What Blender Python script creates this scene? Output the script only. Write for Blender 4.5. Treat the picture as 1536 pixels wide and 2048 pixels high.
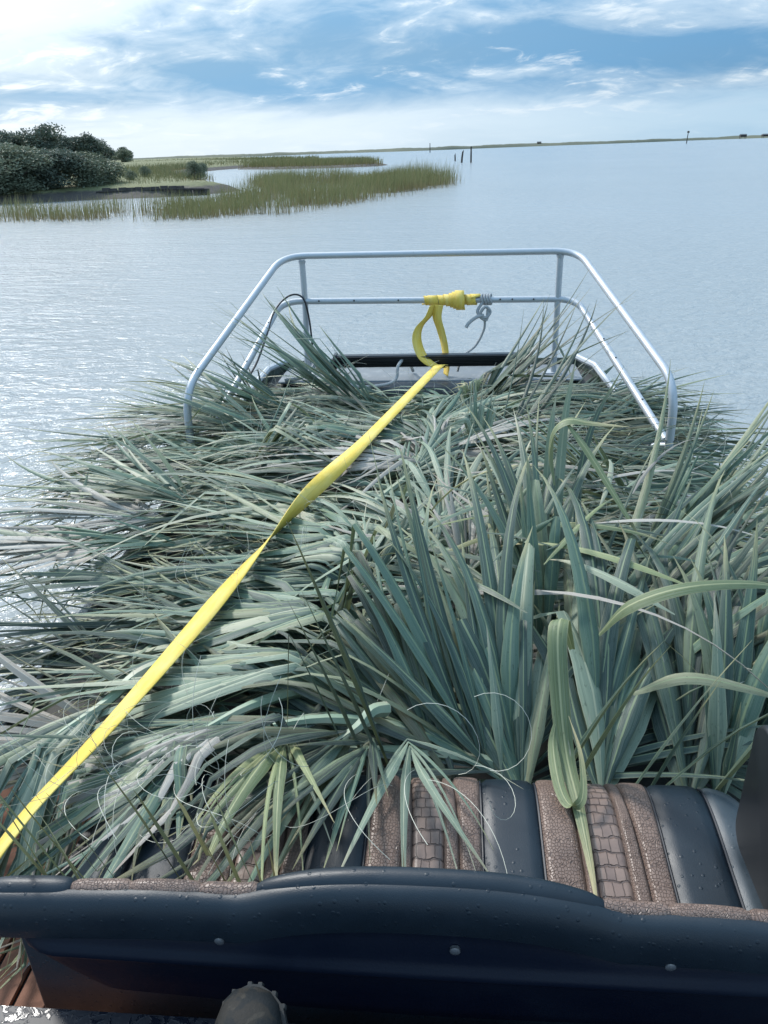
import bpy, math, random
import numpy as np
from mathutils import Vector, Matrix, noise as mnoise
R = math.radians
random.seed(11)
rng = np.random.default_rng(7)
for o in list(bpy.data.objects): bpy.data.objects.remove(o)
S = bpy.context.scene
COL = S.collection

# ------------------------------------------------------------------ camera
# boat frame: +Y towards the bow, +X starboard, water level z = 0, metres
yaw, pitch, roll = R(5.5), R(25.2), R(2.07)
fw = Vector((-math.sin(yaw)*math.cos(pitch), math.cos(yaw)*math.cos(pitch), -math.sin(pitch)))
rt = Vector((math.cos(yaw), math.sin(yaw), 0)); up = rt.cross(fw)
r2 = rt*math.cos(roll) - up*math.sin(roll); u2 = r2.cross(fw)
cd = bpy.data.cameras.new('camera'); cam = bpy.data.objects.new('camera', cd); COL.objects.link(cam)
m = Matrix.Identity(4)
for i in range(3): m[i][0], m[i][1], m[i][2] = r2[i], u2[i], -fw[i]
m.translation = Vector((0.2, 0, 2.15)); cam.matrix_world = m
cd.sensor_fit = 'VERTICAL'; cd.sensor_height = 36; cd.sensor_width = 27; cd.lens = 27.03
cd.clip_start = .05; cd.clip_end = 60000
S.camera = cam
S.render.resolution_x, S.render.resolution_y = 768, 1024
S.view_settings.view_transform = 'Standard'; S.view_settings.look = 'None'
S.view_settings.gamma = 1; S.view_settings.exposure = 0.36
S.render.engine = 'CYCLES'

# ------------------------------------------------------------------ world and sun
SUN_AZ, SUN_EL = R(-48), R(46)      # azimuth from +Y towards +X
sdir = Vector((math.sin(SUN_AZ)*math.cos(SUN_EL), math.cos(SUN_AZ)*math.cos(SUN_EL), math.sin(SUN_EL)))
W = bpy.data.worlds.new('World'); S.world = W; W.use_nodes = True
class NT:
    """small helper for building node trees"""
    def __init__(s, tree): s.t = tree; s.n = tree.nodes; s.l = tree.links
    def put(s, sock, v):
        if v is None: return
        if isinstance(v, bpy.types.NodeSocket): s.l.new(v, sock)
        else: sock.default_value = v
    def node(s, typ, ins=None, **kw):
        n = s.n.new(typ)
        for k, v in kw.items(): setattr(n, k, v)
        for k, v in (ins or {}).items(): s.put(n.inputs[k], v)
        return n
    def math(s, op, a, b=None, c=None, clamp=False):
        n = s.n.new('ShaderNodeMath'); n.operation = op; n.use_clamp = clamp
        s.put(n.inputs[0], a); s.put(n.inputs[1], b); s.put(n.inputs[2], c); return n.outputs[0]
    def vmath(s, op, a, b=None):
        n = s.n.new('ShaderNodeVectorMath'); n.operation = op
        s.put(n.inputs[0], a); s.put(n.inputs[1], b)
        return n.outputs['Value'] if op in ('DOT_PRODUCT', 'LENGTH') else n.outputs[0]
    def mix(s, f, a, b, blend='MIX'):
        n = s.n.new('ShaderNodeMix'); n.data_type = 'RGBA'; n.blend_type = blend; n.clamp_factor = True
        s.put(n.inputs[0], f); s.put(n.inputs[6], a); s.put(n.inputs[7], b); return n.outputs[2]
    def noise(s, vec, scale, detail=4, rough=.55, dist=0, lac=2.0):
        n = s.node('ShaderNodeTexNoise', {'Vector': vec, 'Scale': scale, 'Detail': detail, 'Roughness': rough, 'Distortion': dist, 'Lacunarity': lac})
        return n.outputs['Fac']
    def smooth(s, v, a, b, lo=0., hi=1.):
        n = s.n.new('ShaderNodeMapRange'); n.interpolation_type = 'SMOOTHSTEP'
        s.put(n.inputs[0], v); s.put(n.inputs[1], a); s.put(n.inputs[2], b); s.put(n.inputs[3], lo); s.put(n.inputs[4], hi)
        return n.outputs[0]
    def mapping(s, vec, loc=(0,0,0), rot=(0,0,0), scale=(1,1,1)):
        n = s.node('ShaderNodeMapping', {'Vector': vec, 'Location': loc, 'Rotation': rot, 'Scale': scale}); return n.outputs[0]
    def ramp(s, f, stops):
        n = s.n.new('ShaderNodeValToRGB'); e = n.color_ramp.elements
        while len(e) < len(stops): e.new(.5)
        for k, (p, c) in enumerate(stops): e[k].position = p; e[k].color = (*c, 1)
        s.put(n.inputs[0], f); return n.outputs[0]
def col(r, g, b): return (r, g, b, 1)

T = NT(W.node_tree); T.n.clear()
sky = T.node('ShaderNodeTexSky', sky_type='NISHITA', sun_disc=False, sun_elevation=SUN_EL, sun_rotation=SUN_AZ, air_density=1.0, dust_density=2.0, ozone_density=1.5)
dv = T.node('ShaderNodeTexCoord').outputs['Generated']
dn = T.vmath('NORMALIZE', dv)
sx = T.node('ShaderNodeSeparateXYZ', {0: dn}); dx, dy, dz = sx.outputs
zz = T.math('ADD', T.math('MAXIMUM', dz, 0.0), .22)
pc = T.node('ShaderNodeCombineXYZ', {0: T.math('DIVIDE', dx, zz), 1: T.math('DIVIDE', dy, zz), 2: 0.0}).outputs[0]
glow = T.smooth(T.vmath('DOT_PRODUCT', dn, tuple(sdir)), .64, 1.0)
hv = T.vmath('NORMALIZE', T.node('ShaderNodeCombineXYZ', {0: dx, 1: dy, 2: 0.0}).outputs[0])
side = T.smooth(T.vmath('DOT_PRODUCT', hv, (math.sin(SUN_AZ), math.cos(SUN_AZ), 0.)), .35, 1.0)
# big cloud decks, broken puffs and crisp sunlit edges; an overcast sky is brighter overhead than at the horizon
big = T.noise(T.mapping(pc, (3.1, 1.35, 0), (0, 0, R(-24)), (.70, 1.15, 1)), 1.0, 5, .48, .4)
mid = T.noise(T.mapping(pc, (7.7, 4.2, 1), (0, 0, R(-10)), (2.1, 2.5, 1)), 1.0, 9, .58, .7)
fin = T.noise(T.mapping(pc, (2.4, .4, 5), (0, 0, R(-12)), (5.0, 5.6, 1)), 1.0, 9, .6, .9)
cov = T.smooth(T.math('ADD', T.math('ADD', T.math('MULTIPLY', big, .54), T.math('MULTIPLY', mid, .30)), T.math('MULTIPLY', fin, .16)), .43, .585)
c_sky = T.mix(1.0, sky.outputs[0], col(.050, .056, .062), 'MULTIPLY')
c_dark = T.mix(glow, T.mix(side, col(.125, .30, .51), col(.22, .41, .61)), col(.55, .68, .84))
c_lite = T.mix(glow, T.mix(side, col(.42, .56, .70), col(.60, .72, .82)), col(1.5, 1.5, 1.5))
cl = T.mix(cov, c_dark, c_lite)
thin = T.smooth(T.noise(T.mapping(pc, (1.2, 9.3, 2), (0, 0, R(-8)), (.5, 1.1, 1)), 1.0, 6, .5), .35, .7)
cl = T.mix(T.math('MULTIPLY', thin, .18), cl, c_sky)
rim = T.smooth(T.math('ADD', T.math('MULTIPLY', mid, .55), T.math('MULTIPLY', fin, .45)), .54, .64)
cl = T.mix(T.math('MULTIPLY', rim, .75), cl, T.mix(glow, T.mix(side, col(.62, .70, .76), col(.84, .89, .92)), col(1.8, 1.8, 1.78)))
edge = T.math('ADD', dz, T.math('MULTIPLY', T.math('SUBTRACT', mid, .5), .07))
bank = T.smooth(edge, .018, .066, .85, 0.)
cl = T.mix(bank, cl, T.mix(side, col(.40, .56, .69), col(.80, .87, .91)))
lift = T.math('ADD', .95, T.math('MULTIPLY', T.math('MAXIMUM', dz, 0.), 0.9))
cl = T.vmath('SCALE', cl); cl.node.inputs['Scale'].default_value = 1.0; T.l.new(lift, cl.node.inputs['Scale'])
bg = T.node('ShaderNodeBackground', {0: cl, 1: 1.0})
T.l.new(bg.outputs[0], T.node('ShaderNodeOutputWorld').inputs[0])
sl = bpy.data.lights.new('sun', 'SUN'); sl.energy = 2.7; sl.angle = R(8); sl.color = (1, .97, .92)
so = bpy.data.objects.new('sun', sl); COL.objects.link(so); so.rotation_euler = sdir.to_track_quat('Z', 'Y').to_euler()

# ------------------------------------------------------------------ helpers
def mesh(name, v, f, mat=None, uv=None, smooth=True):
    me = bpy.data.meshes.new(name); me.from_pydata([tuple(p) for p in v], [], f)
    if uv is not None:
        L = me.uv_layers.new(name='UVMap')
        idx = np.empty(len(me.loops), dtype=np.int32); me.loops.foreach_get('vertex_index', idx)
        L.data.foreach_set('uv', np.asarray(uv, dtype=np.float32)[idx].ravel())
    if smooth: me.polygons.foreach_set('use_smooth', [True]*len(me.polygons))
    if mat: me.materials.append(mat)
    return me
def add(name, me, parent=None, loc=None):
    o = bpy.data.objects.new(name, me); COL.objects.link(o)
    if parent: o.parent = parent
    if loc is not None: o.location = loc
    return o
def empty(name, loc=(0, 0, 0)):
    o = bpy.data.objects.new(name, None); COL.objects.link(o); o.location = loc; o.empty_display_size = .1; return o
def tag(o, label=None, cat=None, group=None, kind=None):
    for k, v in (('label', label), ('category', cat), ('group', group), ('kind', kind)):
        if v: o[k] = v
    return o
class MB:
    """collects shapes into one mesh"""
    def __init__(s): s.v = []; s.f = []; s.uv = []
    def put(s, v, f, uv=None):
        b = len(s.v); s.v += [tuple(p) for p in v]; s.f += [tuple(i+b for i in q) for q in f]
        s.uv += list(uv) if uv is not None else [(0, 0)]*len(v)
    def box(s, a, b, bev=0.0):
        (x0, y0, z0), (x1, y1, z1) = a, b
        if bev <= 0:
            v = [(x, y, z) for z in (z0, z1) for y in (y0, y1) for x in (x0, x1)]
            s.put(v, [(0,2,3,1),(4,5,7,6),(0,1,5,4),(2,6,7,3),(0,4,6,2),(1,3,7,5)]); return
        # octagonal-section bevelled box (bevel on the four long z edges and top/bottom rims)
        def ring(i, z): return [(x0+bev+i, y0+i, z), (x1-bev-i, y0+i, z), (x1-i, y0+bev+i, z), (x1-i, y1-bev-i, z), (x1-bev-i, y1-i, z), (x0+bev+i, y1-i, z), (x0+i, y1-bev-i, z), (x0+i, y0+bev+i, z)]
        v = ring(bev*.6, z0)+ring(0, z0+bev)+ring(0, z1-bev)+ring(bev*.6, z1)
        f = [tuple(range(7, -1, -1)), tuple(range(24, 32))]
        for k in range(3):
            for i in range(8): f.append((k*8+i, k*8+(i+1) % 8, (k+1)*8+(i+1) % 8, (k+1)*8+i))
        s.put(v, f)
    def tube(s, pts, r, n=10, cap=True, closed=False):
        P = [Vector(p) for p in pts]; N = len(P); rr = r if isinstance(r, (list, tuple)) else [r]*N
        t = [(P[min(i+1, N-1)]-P[max(i-1, 0)]).normalized() for i in range(N)]
        a = t[0].cross(Vector((0, 0, 1)))
        if a.length < .05: a = t[0].cross(Vector((1, 0, 0)))
        a.normalize(); v = []; f = []; uv = []; L = 0
        for i in range(N):
            if i: L += (P[i]-P[i-1]).length
            a = (a-t[i]*a.dot(t[i])).normalized(); b = t[i].cross(a)
            for k in range(n):
                q = 2*math.pi*k/n; v.append(P[i]+(a*math.cos(q)+b*math.sin(q))*rr[i]); uv.append((L, k/n))
        for i in range(N-1):
            for k in range(n): f.append((i*n+k, i*n+(k+1) % n, (i+1)*n+(k+1) % n, (i+1)*n+k))
        if cap: f += [tuple(range(n-1, -1, -1)), tuple((N-1)*n+k for k in range(n))]
        s.put(v, f, uv)
    def build(s, name, mat, parent=None, smooth=True, loc=None):
        me = mesh(name, s.v, s.f, mat, s.uv, smooth)
        if smooth: auto(me)
        return add(name, me, parent, loc)
def auto(me, ang=40):
    """flat shading across sharp edges"""
    me.set_sharp_from_angle(angle=R(ang))
def fillet(pts, r, seg=7):
    P = [Vector(p) for p in pts]; out = [P[0]]
    for i in range(1, len(P)-1):
        a, b = (P[i-1]-P[i]), (P[i+1]-P[i]); rr = min(r, a.length*.48, b.length*.48)
        A, B = P[i]+a.normalized()*rr, P[i]+b.normalized()*rr
        for k in range(seg+1):
            t = k/seg; out.append(A*(1-t)**2+P[i]*2*t*(1-t)+B*t*t)
    out.append(P[-1]); return out
def catmull(pts, n=8):
    P = [Vector(p) for p in pts]; P = [P[0]*2-P[1]]+P+[P[-1]*2-P[-2]]; out = []
    for i in range(1, len(P)-2):
        for k in range(n):
            t = k/n; a, b, c, d = P[i-1:i+3]
            out.append(.5*((2*b)+(c-a)*t+(2*a-5*b+4*c-d)*t*t+(3*b-a-3*c+d)*t**3))
    out.append(P[-2]); return out

# ------------------------------------------------------------------ materials
def mat(name, base=(.5,.5,.5), rough=.5, metal=0., spec=.5, coat=0.):
    M = bpy.data.materials.new(name); M.use_nodes = True; t = NT(M.node_tree); b = t.n['Principled BSDF']
    b.inputs['Base Color'].default_value = (*base, 1); b.inputs['Roughness'].default_value = rough
    b.inputs['Metallic'].default_value = metal; b.inputs['Specular IOR Level'].default_value = spec; b.inputs['Coat Weight'].default_value = coat
    return M, t, b
def bump(t, b, h, strength=.3, dist=.01):
    n = t.node('ShaderNodeBump', {'Height': h, 'Strength': strength, 'Distance': dist}); t.l.new(n.outputs[0], b.inputs['Normal']); return n
def leaf_mat(name, a, c, tip, rib, tipat=.72, rough=.38):
    M, t, b = mat(name, a, rough, spec=.45)
    uvn = t.node('ShaderNodeUVMap'); sp = t.node('ShaderNodeSeparateXYZ', {0: uvn.outputs[0]}); u, v, _ = sp.outputs
    oi = t.node('ShaderNodeObjectInfo'); rnd = oi.outputs['Random']
    obj = t.node('ShaderNodeTexCoord').outputs['Object']
    off = t.node('ShaderNodeCombineXYZ', {0: t.math('MULTIPLY', rnd, 37.), 1: t.math('MULTIPLY', rnd, 11.), 2: 0.}).outputs[0]
    st = t.mapping(t.vmath('ADD', uvn.outputs[0], off), scale=(2.5, 9, 1))
    fib = t.noise(t.mapping(t.vmath('ADD', uvn.outputs[0], off), scale=(3., 46, 1)), 1, 3, .6)
    blo = t.noise(st, 1, 4, .6)
    cc = t.mix(t.smooth(t.math('ADD', blo, t.math('MULTIPLY', t.math('SUBTRACT', rnd, .5), .9)), .25, .75), col(*a), col(*c))
    cc = t.mix(t.smooth(t.math('FRACT', t.math('MULTIPLY', rnd, 17.3)), .78, .95, 0., .6), cc, col(*tip))
    cc = t.mix(t.math('MULTIPLY', t.smooth(fib, .40, .66), .34), cc, t.mix(.5, cc, col(.62, .66, .55)))
    rb = t.smooth(t.math('ABSOLUTE', t.math('SUBTRACT', v, .5)), .02, .075, .8, 0.)
    cc = t.mix(rb, cc, col(*rib))
    ed = t.smooth(t.math('ABSOLUTE', t.math('SUBTRACT', v, .5)), .43, .5, 0., .35)
    cc = t.mix(ed, cc, col(*tip))
    tp = t.smooth(t.math('ADD', u, t.math('MULTIPLY', t.math('SUBTRACT', blo, .5), .5)), tipat, tipat+.22)
    cc = t.mix(tp, cc, col(*tip))
    sp_ = t.smooth(t.noise(t.mapping(t.vmath('ADD', uvn.outputs[0], off), (9, 2, 4), scale=(34, 7, 1)), 1, 3, .6), .60, .68)
    cc = t.mix(t.math('MULTIPLY', sp_, .45), cc, col(a[0]*.45, a[1]*.42, a[2]*.35))
    dry = t.smooth(t.noise(t.mapping(t.vmath('ADD', uvn.outputs[0], off), (5, 3, 1), scale=(5, 2.2, 1)), 1, 4, .6), .66, .74)
    cc = t.mix(t.math('MULTIPLY', dry, .75), cc, col(.46, .43, .37))
    t.l.new(cc, b.inputs['Base Color'])
    t.l.new(t.smooth(blo, .2, .8, rough-.08, rough+.2), b.inputs['Roughness'])
    bump(t, b, fib, .5, .002)
    tr = t.node('ShaderNodeBsdfTranslucent', {'Color': t.mix(.5, cc, col(.32, .40, .16))})
    mx = t.node('ShaderNodeMixShader', {0: .14, 1: b.outputs[0], 2: tr.outputs[0]})
    t.l.new(mx.outputs[0], t.n['Material Output'].inputs[0]); return M
LEAF = [
 leaf_mat('leaf_bluegreen', (.018, .054, .044), (.080, .155, .110), (.31, .31, .17), (.27, .34, .19)),
 leaf_mat('leaf_silver',    (.070, .118, .088), (.200, .268, .192), (.47, .44, .31), (.42, .46, .32)),
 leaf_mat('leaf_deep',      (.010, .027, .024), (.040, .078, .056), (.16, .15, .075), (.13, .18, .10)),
 leaf_mat('leaf_yellowing', (.115, .155, .065), (.245, .285, .125), (.46, .40, .22), (.44, .45, .25)),
 leaf_mat('leaf_dry',       (.19, .178, .160), (.40, .38, .345), (.33, .27, .22), (.50, .47, .41)),
]
def stalk_mat():
    M, t, b = mat('stalk', (.2, .27, .2), .5)
    o = t.node('ShaderNodeTexCoord').outputs['Object']
    n = t.noise(t.mapping(o, scale=(9, 9, 9)), 1, 4)
    t.l.new(t.ramp(n, [(.3, (.17, .25, .17)), (.5, (.27, .34, .24)), (.72, (.42, .37, .27))]), b.inputs['Base Color']); return M
M_STALK = stalk_mat()
M_CUT, _, _ = mat('cut_end', (.62, .50, .40), .8)
M_FIBRE, _, _ = mat('fibre', (.50, .50, .42), .7)
def alu_mat(name, c, rough):
    M, t, b = mat(name, c, rough, spec=.6)
    o = t.node('ShaderNodeTexCoord').outputs['Object']
    n = t.noise(o, 14, 6, .65); g = t.noise(o, 90, 3, .6)
    cc = t.mix(t.smooth(n, .5, .75, 0., .5), col(*c), col(.40, .43, .45))
    cc = t.mix(t.smooth(g, .64, .70, 0., .6), cc, col(.22, .22, .22))
    t.l.new(cc, b.inputs['Base Color']); t.l.new(t.smooth(n, .2, .8, rough-.1, rough+.2), b.inputs['Roughness'])
    b.inputs['Metallic'].default_value = .35; bump(t, b, n, .12, .004); return M
M_ALU = alu_mat('painted_aluminium', (.48, .51, .54), .36)
M_HOLE, _, _ = mat('hole_dark', (.015, .016, .018), .6)
M_BLKMETAL, t_, b_ = mat('black_anodised', (.012, .014, .018), .35)
M_GREYPLATE = alu_mat('grey_plate', (.075, .085, .095), .5)
M_BOWPLATE = alu_mat('bow_plate_paint', (.19, .215, .235), .5)
def strap_mat():
    M, t, b = mat('yellow_webbing', (.78, .57, .10), .55, spec=.35)
    uvn = t.node('ShaderNodeUVMap'); sp = t.node('ShaderNodeSeparateXYZ', {0: uvn.outputs[0]}); u, v, _ = sp.outputs
    wv = t.node('ShaderNodeTexWave', {'Vector': t.mapping(uvn.outputs[0], scale=(160, 14, 1)), 'Scale': 1.0, 'Distortion': 1.2, 'Detail': 2.0}).outputs['Fac']
    n = t.noise(t.mapping(uvn.outputs[0], scale=(5, 1.2, 1)), 1, 6, .6)
    cc = t.mix(t.smooth(n, .35, .7), col(.78, .56, .085), col(.84, .66, .19))
    # woven centre line, grime
    ctr = t.math('MULTIPLY', t.smooth(t.math('ABSOLUTE', t.math('SUBTRACT', v, .5)), .015, .05, 1., 0.), t.smooth(wv, .45, .6))
    cc = t.mix(t.math('MULTIPLY', ctr, .3), cc, col(.36, .26, .04))
    gr = t.smooth(t.noise(t.mapping(uvn.outputs[0], (1.7, 0, 0), scale=(2.6, 3, 1)), 1, 5, .7), .63, .74)
    cc = t.mix(t.math('MULTIPLY', gr, .5), cc, col(.30, .27, .17))
    t.l.new(cc, b.inputs['Base Color']); bump(t, b, wv, .35, .002); return M
M_STRAP = strap_mat()
def rope_mat():
    M, t, b = mat('braided_rope', (.42, .44, .46), .8)
    uvn = t.node('ShaderNodeUVMap').outputs[0]
    w = t.node('ShaderNodeTexWave', {'Vector': t.mapping(uvn, rot=(0, 0, R(35)), scale=(60, 3, 1)), 'Scale': 1.0}).outputs['Fac']
    t.l.new(t.mix(w, col(.30, .32, .34), col(.58, .60, .60)), b.inputs['Base Color']); bump(t, b, w, .8, .003); return M
M_ROPE = rope_mat()
M_CABLE, _, _ = mat('black_cable', (.014, .016, .02), .45)

def black_leather(name, dots=True, c=(.006, .013, .021)):
    M, t, b = mat(name, c, .38, spec=.5)
    o = t.node('ShaderNodeTexCoord').outputs['Object']
    vo = t.node('ShaderNodeTexVoronoi', {'Vector': t.mapping(o, scale=(1, 1, 1)), 'Scale': 58., 'Randomness': .85}, feature='F1')
    d = t.smooth(vo.outputs['Distance'], .10, .22, 1., 0.)
    g = t.noise(o, 420, 4, .7); n = t.noise(o, 7, 5, .6)
    h = t.math('ADD', t.math('MULTIPLY', d, 1.0 if dots else 0.), t.math('MULTIPLY', g, .45))
    t.l.new(t.mix(t.smooth(n, .35, .75, 0., .6), col(*c), col(c[0]*2.0, c[1]*1.8, c[2]*1.7)), b.inputs['Base Color'])
    t.l.new(t.smooth(n, .3, .8, .34, .52), b.inputs['Roughness'])
    bump(t, b, h, .34, .003); return M
M_OSTRICH = black_leather('black_ostrich_vinyl')
M_OSTRICHG = black_leather('grey_ostrich_vinyl', True, (.045, .060, .072))
M_PIPING, _, _ = mat('seam_thread', (.008, .012, .02), .5)
def croc_mat(name, sc):
    M, t, b = mat(name, (.2, .13, .1), .4, spec=.5)
    o = t.node('ShaderNodeTexCoord').outputs['Object']
    vo = t.node('ShaderNodeTexVoronoi', {'Vector': t.mapping(o, scale=(1, .8, 1)), 'Scale': sc, 'Randomness': .7}, feature='DISTANCE_TO_EDGE')
    e = t.smooth(vo.outputs['Distance'], .0, .13)
    n = t.noise(o, 12, 5, .6); g = t.noise(o, 300, 2)
    c0 = t.mix(n, col(.10, .068, .056), col(.27, .185, .145))
    t.l.new(t.mix(e, t.mix(.6, col(.035, .025, .026), c0), c0), b.inputs['Base Color'])
    t.l.new(t.smooth(n, .3, .8, .36, .55), b.inputs['Roughness'])
    bump(t, b, t.math('ADD', e, t.math('MULTIPLY', g, .15)), .6, .004); return M
M_CROC_S = croc_mat('croc_small_scale', 165.)
M_CROC_T = croc_mat('croc_tiny_scale', 230.)
def belly_mat():
    M, t, b = mat('croc_belly', (.2, .14, .11), .4)
    uvn = t.node('ShaderNodeUVMap').outputs[0]
    o = t.node('ShaderNodeTexCoord').outputs['Object']
    nz = t.vmath('SUBTRACT', t.node('ShaderNodeTexNoise', {'Vector': o, 'Scale': 45., 'Detail': 3.}).outputs['Color'], (.5, .5, .5))
    sc_ = t.vmath('SCALE', nz); sc_.node.inputs['Scale'].default_value = .34; wob = t.vmath('ADD', uvn, sc_)
    br = t.node('ShaderNodeTexBrick', {'Vector': wob, 'Color1': col(.22, .152, .122), 'Color2': col(.14, .098, .084), 'Mortar': col(.075, .052, .046), 'Scale': 1.0, 'Mortar Size': .05, 'Mortar Smooth': .6, 'Brick Width': 1.0, 'Row Height': .55}, offset=.5)
    n = t.noise(o, 18, 5, .6)
    t.l.new(t.mix(t.smooth(n, .3, .8, 0., .45), br.outputs['Color'], col(.30, .22, .18)), b.inputs['Base Color'])
    inv = t.math('SUBTRACT', 1., br.outputs['Fac'])
    bump(t, b, t.math('ADD', inv, t.math('MULTIPLY', n, .4)), .9, .006); return M
M_BELLY = belly_mat()
def shell_mat():
    M, t, b = mat('black_plastic_shell', (.004, .007, .018), .5, spec=.22)
    o = t.node('ShaderNodeTexCoord').outputs['Object']
    sc = t.smooth(t.noise(t.mapping(o, rot=(0, R(25), 0), scale=(60, 30, 9)), 1, 6, .7), .66, .75)
    am = t.smooth(t.noise(o, 5.5, 3), .52, .66)
    du = t.noise(o, 3.2, 6, .65)
    cc = t.mix(t.smooth(du, .45, .8, 0., .5), col(.003, .006, .016), col(.009, .016, .030))
    cc = t.mix(t.math('MULTIPLY', t.math('MULTIPLY', sc, am), .55), cc, col(.10, .13, .16))
    t.l.new(cc, b.inputs['Base Color']); t.l.new(t.smooth(du, .3, .7, .36, .6), b.inputs['Roughness'])
    bump(t, b, t.noise(o, 220, 2), .15, .002); return M
M_SHELL = shell_mat()
M_SCREW, _, _ = mat('screw_steel', (.45, .46, .47), .3, .9)
def wet_mat():
    M, t, b = mat('wet_black_plate', (.008, .010, .018), .12, spec=.6)
    o = t.node('ShaderNodeTexCoord').outputs['Object']
    n = t.noise(t.mapping(o, scale=(34, 34, 34)), 1, 5, .6, 1.2)
    dr = t.smooth(n, .50, .58)
    dust = t.smooth(t.noise(o, 26, 6, .7), .52, .66)
    t.l.new(t.mix(t.math('MULTIPLY', dust, .25), col(.005, .007, .014), col(.022, .027, .034)), b.inputs['Base Color'])
    t.l.new(t.smooth(dr, 0., 1., .5, .24), b.inputs['Roughness'])
    bump(t, b, dr, .22, .004); return M
M_WET = wet_mat()
def teak_mat():
    M, t, b = mat('brown_foam_deck', (.26, .12, .075), .8)
    o = t.node('ShaderNodeTexCoord').outputs['Object']
    n = t.noise(t.mapping(o, scale=(30, 4, 30)), 1, 5, .65)
    t.l.new(t.mix(n, col(.20, .088, .055), col(.32, .155, .10)), b.inputs['Base Color']); bump(t, b, n, .3, .003); return M
M_TEAK = teak_mat()
M_CAULK, _, _ = mat('black_caulk', (.012, .012, .015), .7)
def camo_mat():
    M, t, b = mat('camouflage_neoprene', (.08, .07, .05), .7, spec=.25)
    o = t.node('ShaderNodeTexCoord').outputs['Object']
    n1 = t.noise(t.mapping(o, (1, 2, 3)), 22, 3, .5, .6); n2 = t.noise(t.mapping(o, (5, 1, 0)), 34, 4, .6, .8)
    vo = t.node('ShaderNodeTexVoronoi', {'Vector': o, 'Scale': 130.}, feature='DISTANCE_TO_EDGE').outputs['Distance']
    cc = t.mix(t.smooth(n1, .46, .54), col(.007, .010, .012), col(.018, .017, .015))
    cc = t.mix(t.smooth(n2, .55, .62), cc, col(.032, .029, .024))
    cr = t.math('MULTIPLY', t.smooth(vo, .02, .07, 1., 0.), t.smooth(n1, .5, .6))
    cc = t.mix(t.math('MULTIPLY', cr, .6), cc, col(.02, .02, .02))
    t.l.new(cc, b.inputs['Base Color']); bump(t, b, t.noise(o, 240, 2), .3, .002); return M
M_CAMO = camo_mat()
M_SOLE, _, _ = mat('rubber_sole', (.03, .031, .031), .7)
M_HULL = alu_mat('hull_paint', (.10, .13, .11), .45)
def deck_mat():
    M, t, b = mat('dark_deck', (.03, .035, .035), .7)
    o = t.node('ShaderNodeTexCoord').outputs['Object']; n = t.noise(o, 9, 5, .6)
    t.l.new(t.mix(n, col(.018, .022, .024), col(.05, .055, .05)), b.inputs['Base Color']); bump(t, b, t.noise(o, 150, 2), .4, .003); return M
M_DECK = deck_mat()

# ------------------------------------------------------------------ water
def water_mat():
    M, t, b = mat('bay_water', (.10, .14, .15), .2, spec=.5)
    b.inputs['IOR'].default_value = 1.333
    o = t.node('ShaderNodeTexCoord').outputs['Object']
    n0 = t.noise(t.mapping(o, rot=(0, 0, R(16)), scale=(.30, .75, 1)), 1, 3, .5, .4)
    n1 = t.noise(t.mapping(o, rot=(0, 0, R(10)), scale=(1.9, 3.6, 1)), 1, 4, .6, .8)
    n2 = t.noise(t.mapping(o, rot=(0, 0, R(-18)), scale=(6.5, 10, 1)), 1, 4, .6, .6)
    h = t.math('ADD', t.math('ADD', t.math('MULTIPLY', n0, .42), t.math('MULTIPLY', n1, .40)), t.math('MULTIPLY', n2, .18))
    pat = t.noise(t.mapping(o, scale=(.03, .012, 1)), 1, 4, .6, .6)      # wind lanes
    bp = bump(t, b, h, .5, .30)
    t.l.new(t.smooth(pat, .3, .7, .45, .85), bp.inputs['Strength'])
    silt_reflection = t.noise(t.mapping(o, scale=(.05, .05, 1)), 1, 4)
    t.l.new(t.mix(silt_reflection, col(.26, .29, .30), col(.34, .37, .375)), b.inputs['Base Color'])  # silty tone, lifted much paler to stand in for bright sky reflection
    return M
M_WATER = water_mat()
v, f = [(0, 0, 0)], []
rad = [12, 40, 120, 400, 1500, 6000, 30000]; ns = 64
for r_ in rad: v += [(r_*math.cos(2*math.pi*k/ns), r_*math.sin(2*math.pi*k/ns), 0) for k in range(ns)]
f += [(0, 1+k, 1+(k+1) % ns) for k in range(ns)]
for q in range(len(rad)-1): f += [(1+q*ns+k, 1+(q+1)*ns+k, 1+(q+1)*ns+(k+1) % ns, 1+q*ns+(k+1) % ns) for k in range(ns)]
tag(add('water', mesh('water', v, f, M_WATER)), 'pale rippled bay water reaching to the horizon', 'water', kind='structure')

# ------------------------------------------------------------------ marsh terrain
def soil_mat():
    M, t, b = mat('marsh_soil', (.06, .055, .045), .85)
    o = t.node('ShaderNodeTexCoord').outputs['Object']; z = t.node('ShaderNodeSeparateXYZ', {0: o}).outputs[2]
    n = t.noise(o, .35, 6, .6); g = t.noise(o, 2.5, 5, .65)
    grass = t.mix(n, col(.105, .125, .055), col(.19, .185, .085))
    mud = t.mix(g, col(.030, .028, .026), col(.085, .075, .065))
    t.l.new(t.mix(t.smooth(t.math('ADD', z, t.math('MULTIPLY', t.math('SUBTRACT', g, .5), .25)), .40, .56), mud, grass), b.inputs['Base Color'])
    bump(t, b, g, .6, .15); return M
M_SOIL = soil_mat()
def inpoly(x, y, P):
    c = np.zeros(x.shape, bool); n = len(P)
    for i in range(n):
        x0, y0 = P[i]; x1, y1 = P[(i+1) % n]
        k = ((y0 > y) != (y1 > y)) & (x < (x1-x0)*(y-y0)/((y1-y0)+1e-9)+x0); c ^= k
    return c
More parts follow.
